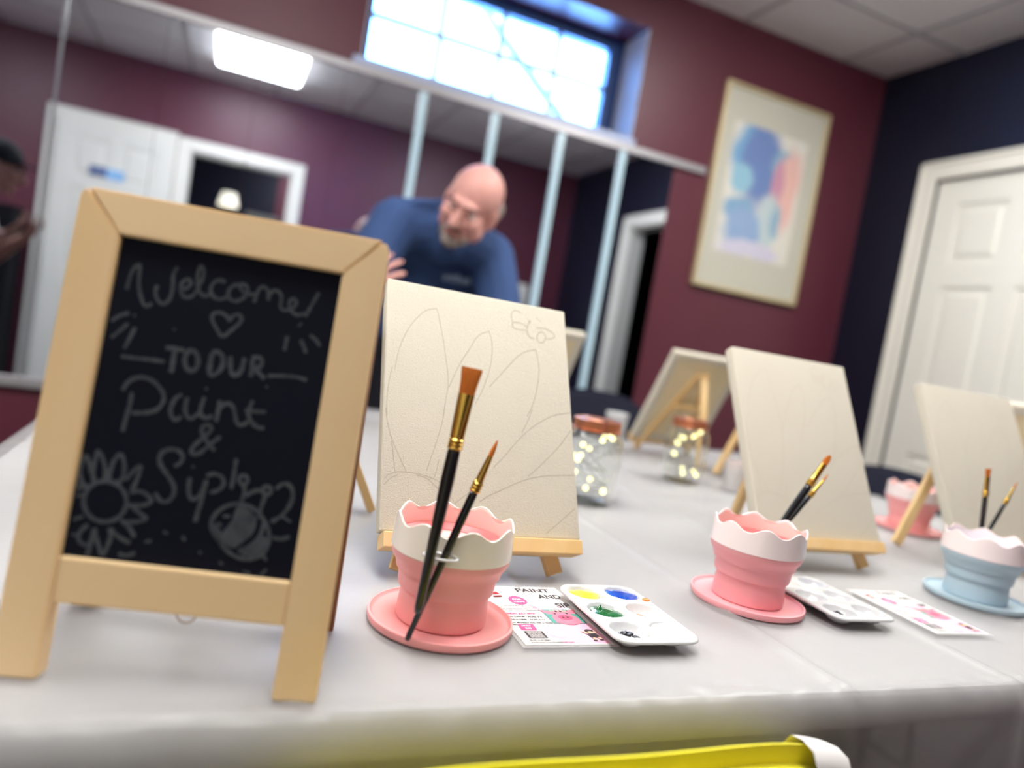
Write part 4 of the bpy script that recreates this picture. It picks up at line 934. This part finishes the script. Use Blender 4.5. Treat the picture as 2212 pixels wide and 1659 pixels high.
# ================================================================== CHAIRS
def make_chair(name, label, m, loc, rz, back_top, width=0.44, bulge=0.05):
    """faces local -Y (sitter looks to -Y); backrest at local +Y"""
    t = thing(name, label, 'chair', (loc[0], loc[1], 0), (0, 0, rz))
    w = width/2
    b = bmesh.new(); box(b, (-w+0.01, -0.21, 0.43), (w-0.01, 0.19, 0.475), bevel=0.02, seg=4); obj('seat', b, m, t, 'auto')
    b = bmesh.new(); n = 26; rows = []
    z0 = back_top-0.34
    for j in range(9):
        v = j/8; prof = []
        for i in range(n+1):
            u = -1+2*i/n; arch = bulge*(1-abs(u)**3.0)
            xx = u*w*(1-0.02*v); zt = z0+(back_top-bulge+arch-z0)*v
            yy = 0.20+0.035*(1-u*u)+0.03*v
            prof.append((xx, yy, zt))
        rows.append(prof)
    F = [[b.verts.new((x, y-0.016, z)) for x, y, z in r] for r in rows]; K = [[b.verts.new((x, y+0.016, z)) for x, y, z in r] for r in rows]
    for A_ in (F, K):
        for j in range(8):
            for i in range(n): b.faces.new((A_[j][i], A_[j][i+1], A_[j+1][i+1], A_[j+1][i]))
    for j in range(8):
        for i in (0, n): b.faces.new((F[j][i], F[j+1][i], K[j+1][i], K[j][i]))
    for i in range(n):
        for j in (0, 8): b.faces.new((F[j][i], K[j][i], K[j][i+1], F[j][i+1]))
    bmesh.ops.recalc_face_normals(b, faces=b.faces[:])
    ed = [e for e in b.edges if len(e.link_faces) == 2 and e.calc_face_angle(0) > 0.9]
    bmesh.ops.bevel(b, geom=ed, offset=0.0150, segments=6, affect='EDGES')
    back = obj('backrest', b, m, t, 'auto')
    for sx in (-1, 1):
        for sy in (-1, 1):
            b = bmesh.new(); tube(b, [(sx*(w-0.03), sy*0.17, 0.43), (sx*(w-0.0), sy*0.20, 0)], 0.011, 12); obj('leg', b, metal_g, t, True)
        b = bmesh.new(); tube(b, [(sx*(w-0.06), 0.17, 0.43), (sx*(w-0.06), 0.222, 0.5), (sx*(w-0.06), 0.232, back_top-0.2)], 0.009, 10); obj('back_post', b, metal_g, t, True)
    return t, back
yc, ycb = make_chair('yellow_chair', 'bright yellow upholstered chair with a white tag, pushed against the near table edge', yellow, (0.276, 0.622, ), PI, 0.7590, 0.43, 0.035)
# white paper tag folded over the top right corner of the yellow back (local -x is world +x)
b = bmesh.new()
tagpts = [(-0.145, 0.0), (-0.150, 0.0)]
for side in (0,):
    xs_ = [-0.148-0.0088*i for i in range(7)]
    row = []
    for x in xs_:
        u = x/0.215; zt = 0.7590-0.035*(abs(u)**3.0); yy = 0.20+0.035*(1-u*u)+0.03
        row.append([(x, yy+0.0180, zt-0.034), (x, yy+0.0176, zt-0.010), (x, yy+0.011, zt+0.0002), (x, yy, zt+0.0026), (x, yy-0.011, zt+0.0002), (x, yy-0.0176, zt-0.010), (x, yy-0.0180, zt-0.026)])
    V = [[b.verts.new(p) for p in r] for r in row]
    for i in range(len(V)-1):
        for j in range(6): b.faces.new((V[i][j], V[i+1][j], V[i+1][j+1], V[i][j+1]))
obj('tag', b, paper, ycb, True, 'white paper tag')
make_chair('navy_chair', 'navy rounded chair back at the right end of the table', navyfab, (1.72, 1.52), PI/2-PI+0.25, 0.80, 0.42, 0.07)
make_chair('navy_chair', 'dark navy chair between the table and the mirror, beyond the near jar', navyfab, (1.33, 2.12), PI-PI, 0.86, 0.42, 0.06)

# ================================================================== WALL ART, SIGN, ADDED CABINET
art = thing('framed_poster', 'pale framed blue and pink abstract poster on the burgundy wall', 'picture', (2.288, YW, 1.853))
aw, ah = 0.31, 0.468
b = bmesh.new()
for lo, hi in (((-aw, -0.03, -ah), (-aw+0.016, -0.001, ah)), ((aw-0.016, -0.03, -ah), (aw, -0.001, ah)), ((-aw+0.016, -0.03, -ah), (aw-0.016, -0.001, -ah+0.016)), ((-aw+0.016, -0.03, ah-0.016), (aw-0.016, -0.001, ah))): box(b, lo, hi, bevel=0.003)
obj('frame', b, mat('champagne_frame', (206, 190, 150), 0.35, metal=0.4), art)
b = bmesh.new(); box(b, (-aw+0.014, -0.018, -ah+0.014), (aw-0.014, -0.004, ah-0.014)); obj('mat_board', b, mat('grey_beige_mat', (186, 184, 166), 0.6), art)
def art_material():
    m = bpy.data.materials.new('abstract_print'); m.use_nodes = True; nt = m.node_tree; bs = nt.nodes['Principled BSDF']; bs.inputs['Roughness'].default_value = 0.4
    tc = nt.nodes.new('ShaderNodeTexCoord'); nz_ = nt.nodes.new('ShaderNodeTexNoise'); nz_.inputs['Scale'].default_value = 7; nt.links.new(tc.outputs['Object'], nz_.inputs['Vector'])
    mixv = nt.nodes.new('ShaderNodeVectorMath'); mixv.operation = 'MULTIPLY_ADD'; mixv.inputs[1].default_value = (0.09, 0.0, 0.09)
    nt.links.new(nz_.outputs['Color'], mixv.inputs[0]); nt.links.new(tc.outputs['Object'], mixv.inputs[2])
    col = None
    def blob(cx_, cz_, rx, rz_, rgb, prev, soft=0.4):
        rx *= 1.3; rz_ *= 1.25
        s = nt.nodes.new('ShaderNodeVectorMath'); s.operation = 'SUBTRACT'; s.inputs[1].default_value = (cx_+0.045, 0, cz_+0.045); nt.links.new(mixv.outputs[0], s.inputs[0])
        d = nt.nodes.new('ShaderNodeVectorMath'); d.operation = 'MULTIPLY'; d.inputs[1].default_value = (1/rx, 0, 1/rz_); nt.links.new(s.outputs[0], d.inputs[0])
        l = nt.nodes.new('ShaderNodeVectorMath'); l.operation = 'LENGTH'; nt.links.new(d.outputs[0], l.inputs[0])
        mr_ = nt.nodes.new('ShaderNodeMapRange'); mr_.inputs[1].default_value = 1+soft/2; mr_.inputs[2].default_value = 1-soft/2; nt.links.new(l.outputs['Value'], mr_.inputs[0])
        mx = nt.nodes.new('ShaderNodeMix'); mx.data_type = 'RGBA'; nt.links.new(mr_.outputs[0], mx.inputs[0])
        if isinstance(prev, tuple): mx.inputs[6].default_value = (*lin(prev), 1)
        else: nt.links.new(prev, mx.inputs[6])
        mx.inputs[7].default_value = (*lin(rgb), 1); return mx.outputs[2]
    c = (214, 212, 200)
    for a in ((-0.10, 0.17, 0.09, 0.12, (70, 150, 200)), (-0.04, 0.14, 0.085, 0.15, (40, 100, 175)), (-0.14, 0.06, 0.05, 0.05, (120, 180, 205)), (0.09, 0.17, 0.055, 0.06, (110, 160, 190)), (0.135, 0.06, 0.05, 0.15, (224, 172, 160)), (0.075, 0.06, 0.028, 0.11, (190, 120, 150)),
              (-0.12, -0.08, 0.08, 0.05, (90, 150, 190)), (-0.08, -0.17, 0.09, 0.09, (115, 155, 200)), (0.06, -0.11, 0.045, 0.10, (176, 196, 200)), (0.10, -0.10, 0.025, 0.06, (120, 165, 190)), (-0.03, -0.26, 0.14, 0.03, (196, 192, 214))): c = blob(*a[:4], a[4], c)
    nt.links.new(c, bs.inputs['Base Color']); return m
b = bmesh.new(); box(b, (-0.225, -0.0195, -0.29), (0.21, -0.0175, 0.305)); obj('abstract_print', b, art_material(), art)
b = bmesh.new(); box(b, (-aw+0.016, -0.0225, -ah+0.016), (aw-0.016, -0.0215, ah-0.016)); obj('picture_glass', b, mat('picture_glass', (250, 250, 250), 0.05, alpha=0.08), art)

sg = thing('door_sign', 'small blue paper sign stuck on the white door seen in the mirror', 'sign', (-0.90, YB+0.053, 1.70))
b = bmesh.new(); box(b, (-0.115, 0, -0.035), (0.0, 0.003, 0.035)); obj('dark_half', b, mat('slate_blue_print', (92, 110, 150), 0.5), sg, label='slate blue half')
b = bmesh.new(); box(b, (0.0, 0, -0.045), (0.115, 0.003, 0.03)); obj('light_half', b, mat('light_blue_print', (140, 188, 232), 0.5), sg, label='light blue half')
t = thing('added_shade_cabinet', 'added black cabinet standing in for the dark corner at mirror left', 'cabinet', (-1.75, -0.40, 0))  # cabinet added where the wall just falls into darkness
b = bmesh.new(); box(b, (-0.38, -0.19, 0.03), (0.38, 0.16, 1.32), bevel=0.005); obj('shade_cabinet_body', b, blackpl, t)
for s in (0, 1):
    b = bmesh.new(); box(b, (-0.375+s*0.378, 0.161, 0.06), (-0.003+s*0.378, 0.18, 1.30), bevel=0.003); dd = obj('shade_cabinet_door', b, blackpl, t)
    b = bmesh.new(); box(b, (-0.05+s*0.08, 0.181, 0.65), (-0.04+s*0.08, 0.195, 0.80), bevel=0.002); obj('handle', b, metal_g, dd)
t = thing('paper_towel_dispenser', 'white wall dispenser seen in the mirror beside the blue-shirted man', 'dispenser', (2.45, YB, 1.36))
b = bmesh.new(); box(b, (-0.13, 0, -0.14), (0.13, 0.12, 0.14), bevel=0.03, seg=4); obj('housing', b, white_gloss, t, 'auto')
b = bmesh.new(); box(b, (-0.08, 0.03, -0.19), (0.08, 0.034, -0.13)); obj('paper_towel', b, paper, t)
# lamp in the side room, seen through the doorway in the mirror
t = thing('table_lamp', 'small glowing lamp in the dark side room seen through the doorway', 'lamp', (-0.06, -1.85, 0.0))
b = bmesh.new(); lathe(b, [(0.001, 0), (0.14, 0), (0.14, 0.02), (0.015, 0.035), (0.012, 1.70), (0.001, 1.70)], 24); obj('lamp_pole', b, blackpl, t, 'auto')
b = bmesh.new(); lathe(b, [(0.02, 1.90), (0.06, 1.90), (0.09, 1.78), (0.083, 1.78), (0.053, 1.895), (0.02, 1.895)], 32)
obj('lamp_shade', b, mat('glowing_shade', (255, 246, 225), 0.6, emis=(255, 244, 215), estr=1.3), t, 'auto')
t = thing('tall_locker', 'grey locker standing in the side room beyond the doorway', 'locker', (0.27, -2.2, 0))
b = bmesh.new(); box(b, (-0.16, -0.2, 0), (0.14, 0.2, 1.78), bevel=0.004); obj('locker_body', b, mat('grey_locker_paint', (176, 178, 176), 0.5), t)
b = bmesh.new(); box(b, (-0.15, 0.2, 0.05), (0.13, 0.215, 1.75), bevel=0.003); obj('locker_door', b, mat('grey_locker_paint', (176, 178, 176), 0.5), t)

# ================================================================== PEOPLE
def basis(up, fwd):
    up = Vector(up).normalized(); f = Vector(fwd); f = (f-up*f.dot(up)).normalized(); rt_ = f.cross(up).normalized()
    return Matrix(((rt_.x, f.x, up.x), (rt_.y, f.y, up.y), (rt_.z, f.z, up.z)))
def head_shape(b, c, B, k=1.0):
    def P(x, y, z): return Vector(c)+B @ Vector((x*k, y*k, z*k))
    def S_(x, y, z, r, sc): ball(b, P(x, y, z), r*k, 3, sc, B)
    S_(0, -0.012, 0.032, 0.1, (0.76, 0.93, 0.86)); S_(0, 0.015, -0.025, 0.1, (0.63, 0.74, 0.78)); S_(0, 0.045, -0.072, 0.05, (0.86, 0.8, 0.72)); S_(0, 0.066, -0.098, 0.022, (1.1, 0.8, 0.8))
    S_(0.046, 0.02, -0.06, 0.03, (0.8, 1.3, 1.1)); S_(-0.046, 0.02, -0.06, 0.03, (0.8, 1.3, 1.1))
    S_(0, 0.083, 0.022, 0.03, (1.7, 0.45, 0.45))
    for i in range(7): S_(0, 0.088+0.020*i/6, 0.005-0.036*i/6, 0.0085+0.006*i/6, (1, 1, 1))
    for s in (-1, 1):
        S_(s*0.013, 0.097, -0.033, 0.009, (1, 1, 0.8)); S_(s*0.040, 0.066, -0.025, 0.024, (1, 0.8, 0.9)); S_(s*0.077, -0.006, -0.012, 0.028, (0.3, 0.62, 1.15)); S_(s*0.074, 0.004, -0.035, 0.012, (0.4, 0.8, 1))
    S_(0, 0.082, -0.062, 0.02, (1.25, 0.6, 0.3)); S_(0, 0.080, -0.071, 0.018, (1.1, 0.6, 0.35))
def face_parts(par, c, B, k=1.0, brow=brow_m):
    def P(x, y, z): return Vector(c)+B @ Vector((x*k, y*k, z*k))
    for s in (-1, 1):
        b = bmesh.new(); ball(b, P(s*0.031, 0.0765, 0.000), 0.0105*k, 2, (1.15, 0.7, 0.42), B); e = obj('eye', b, eye_m, par, True)
        b = bmesh.new(); ball(b, P(s*0.030, 0.0825, -0.002), 0.0042*k, 2, (1, 0.5, 0.9), B); obj('iris', b, iris_m, e, True)
        b = bmesh.new(); tube(b, [P(s*0.014, 0.094, 0.020), P(s*0.032, 0.094, 0.027), P(s*0.052, 0.082, 0.020)], [0.0035*k, 0.0045*k, 0.003*k], 8); obj('eyebrow', b, brow, par, True)
    b = bmesh.new(); tube(b, [P(-0.022, 0.084, -0.067), P(-0.010, 0.0945, -0.064), P(0, 0.0955, -0.066), P(0.010, 0.0945, -0.064), P(0.022, 0.084, -0.067)], [0.002, 0.004, 0.004, 0.004, 0.002], 8); obj('mouth', b, lip_m, par, True)
def hand_shape(b, wrist, B, curl=0.35, k=1.0, side=1, spread=0.12):
    """B columns: x across the palm (towards thumb*side), y palm normal, z along fingers"""
    def P(x, y, z): return Vector(wrist)+B @ Vector((x*k*side, y*k, z*k))
    ball(b, P(0.0, 0, 0.045), 0.045*k, 2, (0.92, 0.33, 1.05), B); ball(b, P(0.02, 0, 0.03), 0.022*k, 2, (0.9, 0.8, 1.2), B)
    L_ = (0.068, 0.078, 0.073, 0.056); bx = (0.030, 0.010, -0.010, -0.029); by = (0.082, 0.088, 0.085, 0.077)
    for i in range(4):
        a = spread*(1.2-i*0.8); p = P(bx[i], 0, by[i]-0.012); pts = [p]; th = curl*0.6; l = L_[i]
        for j, q in enumerate((0.45, 0.3, 0.25)):
            d = B @ Vector((math.sin(a)*math.cos(th)*side, math.sin(th), math.cos(a)*math.cos(th))); p = p+d*l*q*k+ (d*0.012*k if j == 0 else Vector((0, 0, 0))); pts.append(p); th += curl
        capsules(b, pts, [0.0095*k, 0.0088*k, 0.0082*k, 0.0070*k], 10)
    p = P(0.026, 0.004, 0.022); pts = [p, P(0.048, 0.012, 0.046), P(0.060, 0.018, 0.068), P(0.064, 0.022, 0.088)]
    capsules(b, pts, [0.014*k, 0.0115*k, 0.0098*k, 0.0082*k], 10)
def loft(b, secs, n=28, e=0.85):
    """secs: (centre, right axis, front axis, rx, ry)"""
    rs = [ring(b, Vector(c), Vector(x).normalized(), Vector(y).normalized(), rx, ry, n, e) for c, x, y, rx, ry in secs]; skin_rings(b, rs)

# --- man in blue T-shirt leaning over the far side of the table
man = thing('person', 'bald man with grey beard and blue T-shirt leaning over the far table side', 'person', (0.66, 2.42, 0))
O = Vector(man.location)
def Q(p): return Vector(p)-O
hip = Q((0.66, 2.44, 0.93)); mid = Q((0.645, 2.38, 1.10)); chest = Q((0.605, 2.26, 1.22)); upc = Q((0.595, 2.19, 1.275)); nb = Q((0.605, 2.135, 1.325))
rx_ = Vector((1, 0.12, -0.06)).normalized()
HC_ = Q((0.628, 2.045, 1.358))
upH = (cr*0.47+cu*0.86-cf*0.62).normalized(); fH = (-cf*0.75-cu*0.50-cr*0.36)
BH_ = basis(upH, fH)
sR, sL = Q((0.445, 2.165, 1.275)), Q((0.765, 2.215, 1.245))     # his right shoulder is at the left of the picture
eR, wR = Q((0.32, 2.04, 1.03)), Q((0.302, 1.935, 1.045))
eL, wL = Q((0.83, 2.12, 1.00)), Q((0.76, 1.93, 0.845))
def torso(b, g=0.0, low=True):
    fy = Vector((0, -1, 0.25))
    secs = [(hip-Vector((0, 0, 0.03)), (1, 0, 0), (0, -1, 0), 0.172+g, 0.125+g), (hip+Vector((0, -0.01, 0.07)), (1, 0, 0), (0, -1, 0.1), 0.165+g, 0.128+g), (mid, (1, .05, 0), (0, -1, 0.3), 0.17+g, 0.130+g), (chest, rx_, (0, -0.85, 0.5), 0.185+g, 0.125+g), (upc, rx_, (0, -0.8, 0.6), 0.172+g, 0.100+g), (upc.lerp(nb, 0.6), rx_, (0, -0.7, 0.7), 0.11+g, 0.075+g)]
    loft(b, secs)
b = bmesh.new(); torso(b)
capsules(b, [upc, nb, HC_+BH_ @ Vector((0, -0.03, -0.05))], [0.075, 0.062, 0.058])
for sh, el, wr in ((sR, eR, wR), (sL, eL, wL)):
    capsules(b, [sh, sh.lerp(el, .5), el, el.lerp(wr, .35), wr], [0.062, 0.052, 0.043, 0.043, 0.028])
head_shape(b, HC_, BH_, 1.0)
for s in (-1, 1):
    capsules(b, [hip+Vector((s*0.09, 0, -0.03)), hip+Vector((s*0.10, 0.0, -0.45)), hip+Vector((s*0.105, 0.03, -0.86))], [0.092, 0.060, 0.04]); capsules(b, [hip+Vector((s*0.105, 0.03, -0.885)), hip+Vector((s*0.12, -0.13, -0.895))], [0.042, 0.032])
Bh = basis(Vector((0.10, -0.02, 0.12)), Vector((0.5, 1, -0.3))); hand_shape(b, wR, Bh, 0.25, 1.0, 1, 0.2)
Bh2 = basis(Vector((-0.1, -0.8, -0.45)), Vector((-0.2, 0, -1))); hand_shape(b, wL, Bh2, 0.4, 1.0, 1)
body = baked('body', b, skin_m, man, 0.0048, 3)
face_parts(man, HC_, BH_)
def Ph(x, y, z): return HC_+BH_ @ Vector((x, y, z))
b = bmesh.new(); torso(b, 0.012); capsules(b, [upc, nb.lerp(upc, .25)], [0.095, 0.078]); capsules(b, [sR, upc+Vector((0, 0.0, 0.022)), sL], [0.076, 0.085, 0.076])
for sh, el in ((sR, eR), (sL, eL)): capsules(b, [sh, sh.lerp(el, .5), sh.lerp(el, .82)], [0.080, 0.072, 0.066])
sh_ = baked('tshirt', b, shirt_m, man, 0.006, 6); sh_['label'] = 'blue short-sleeved T-shirt with a faded print'
b = bmesh.new()
loft(b, [(hip+Vector((0, 0, 0.055)), (1, 0, 0), (0, -1, 0), 0.178, 0.138), (hip-Vector((0, 0, 0.05)), (1, 0, 0), (0, -1, 0), 0.188, 0.142)])
for s in (-1, 1): capsules(b, [hip+Vector((s*0.09, 0, -0.03)), hip+Vector((s*0.10, 0.0, -0.45)), hip+Vector((s*0.105, 0.03, -0.83))], [0.106, 0.078, 0.062])
baked('trousers', b, jeans_m, man, 0.008, 4)
b = bmesh.new()
for s in (-1, 1): box(b, Vector(hip+Vector((s*0.115-0.05, -0.19, -0.93))), Vector(hip+Vector((s*0.115+0.05, 0.09, -0.845))), bevel=0.025, seg=3)
obj('shoes', b, blackpl, man, 'auto')
b = bmesh.new()   # goatee and moustache
ball(b, Ph(0, 0.070, -0.096), 0.030, 2, (1.05, 0.95, 0.8), BH_); ball(b, Ph(0.03, 0.052, -0.085), 0.022, 2, (0.8, 1.1, 0.9), BH_); ball(b, Ph(-0.03, 0.052, -0.085), 0.022, 2, (0.8, 1.1, 0.9), BH_)
tube(b, [Ph(-0.03, 0.082, -0.062), Ph(0, 0.098, -0.050), Ph(0.03, 0.082, -0.062)], [0.005, 0.007, 0.005], 8)
obj('beard', b, grey_hair, man, True, 'short grey beard')
b = bmesh.new()   # cropped grey hair at the sides and back
for i in range(17):
    a = math.radians(-200+ i*220/16)
    ball(b, Ph(0.071*math.cos(a), -0.030+0.078*math.sin(a) if math.sin(a) < 0 else -0.030+0.03*math.sin(a), 0.006-0.012*abs(math.sin(a))), 0.024, 2, (0.7, 0.7, 1.25), BH_)
baked('hair', b, grey_hair, man, 0.004, 3)['label'] = 'cropped grey hair around the bald crown'
b = bmesh.new()   # faded chest print
ck = (hip+Vector((0.02, -0.14, 0.2)))
for i in range(5):
    p0 = chest.lerp(mid, 0.62)+Vector((0.03, -0.158, 0.012)); box(b, p0+Vector((-0.045+i*0.019, -0.004, -0.02)), p0+Vector((-0.031+i*0.019, 0.012, -0.002+0.004*((i*7) % 3))), bevel=0.002)
obj('shirt_print', b, mat('faded_grey_print', (96, 110, 132), 0.8), man, True, 'faded grey shirt print')

# --- dark-haired person reflected at the left edge
p2_ = thing('person', 'person in pale shirt and black cap reflected at the left edge of the mirror', 'person', (-1.17, 1.74, 0))
O = Vector(p2_.location)
hip = Q((-1.21, 1.74, 0.86)); upc = Q((-1.10, 1.74, 1.20)); nb = Q((-1.05, 1.74, 1.27)); HC_ = Q((-0.99, 1.74, 1.375))
BH_ = basis((0.22, 0, 1), (1, -0.05, -0.25))
b = bmesh.new()
def torso2(b, g):
    loft(b, [(hip-Vector((0, 0, 0.05)), (0, 1, 0), (1, 0, 0), 0.155+g, 0.115+g), (hip+Vector((0.02, 0, 0.1)), (0, 1, 0), (1, 0, 0), 0.14+g, 0.105+g), (hip.lerp(upc, 0.7), (0, 1, 0), (1, 0, -0.2), 0.165+g, 0.11+g), (upc, (0, 1, 0), (1, 0, -0.3), 0.155+g, 0.085+g), (nb.lerp(upc, .3), (0, 1, 0), (1, 0, -0.3), 0.09+g, 0.065+g)])
torso2(b, 0)
capsules(b, [upc, nb, HC_+BH_ @ Vector((0, -0.03, -0.05))], [0.065, 0.052, 0.05]); head_shape(b, HC_, BH_, 0.97)
arms = []
for s in (-1, 1):
    sh = upc+Vector((0.0, s*0.175, -0.01)); el = sh+Vector((0.06, s*0.03, -0.24)); wr = el+Vector((0.13, -s*0.05, 0.12)); arms.append((sh, el, wr))
    capsules(b, [sh, el, el.lerp(wr, .35), wr], [0.052, 0.038, 0.036, 0.025]); hand_shape(b, wr, basis(wr-el, (0, 0, 1)), 0.5, 0.92, s)
    capsules(b, [hip+Vector((0, s*0.085, -0.04)), hip+Vector((0.02, s*0.09, -0.42)), hip+Vector((0, s*0.095, -0.80))], [0.085, 0.055, 0.038]); capsules(b, [hip+Vector((0, s*0.095, -0.82)), hip+Vector((0.14, s*0.10, -0.828))], [0.038, 0.03])
baked('body', b, skin_d, p2_, 0.0055, 3); face_parts(p2_, HC_, BH_, 0.97)
b = bmesh.new(); torso2(b, 0.012)
for sh, el, wr in arms: capsules(b, [sh, sh.lerp(el, .75)], [0.066, 0.058])
baked('tshirt', b, mat('pale_grey_shirt', (206, 202, 204), 0.85), p2_, 0.007, 5)
b = bmesh.new(); loft(b, [(hip+Vector((0, 0, 0.04)), (0, 1, 0), (1, 0, 0), 0.158, 0.122), (hip-Vector((0, 0, 0.07)), (0, 1, 0), (1, 0, 0), 0.168, 0.128)])
for s in (-1, 1): capsules(b, [hip+Vector((0, s*0.085, -0.04)), hip+Vector((0.02, s*0.09, -0.42)), hip+Vector((0, s*0.095, -0.77))], [0.098, 0.07, 0.055])
baked('trousers', b, blackpl, p2_, 0.008, 4)
b = bmesh.new()
for s in (-1, 1): box(b, hip+Vector((-0.07, s*0.10-0.045, -0.86)), hip+Vector((0.19, s*0.10+0.045, -0.785)), bevel=0.022, seg=3)
obj('shoes', b, blackpl, p2_, 'auto')
b = bmesh.new(); ball(b, HC_+BH_ @ Vector((0, -0.014, 0.045)), 0.099, 3, (0.80, 0.96, 0.80), BH_); ball(b, HC_+BH_ @ Vector((0, 0.095, 0.045)), 0.05, 2, (1.1, 1.1, 0.12), BH_)
obj('cap', b, mat('black_cap_fabric', (8, 9, 14), 0.8), p2_, True, 'black cap')
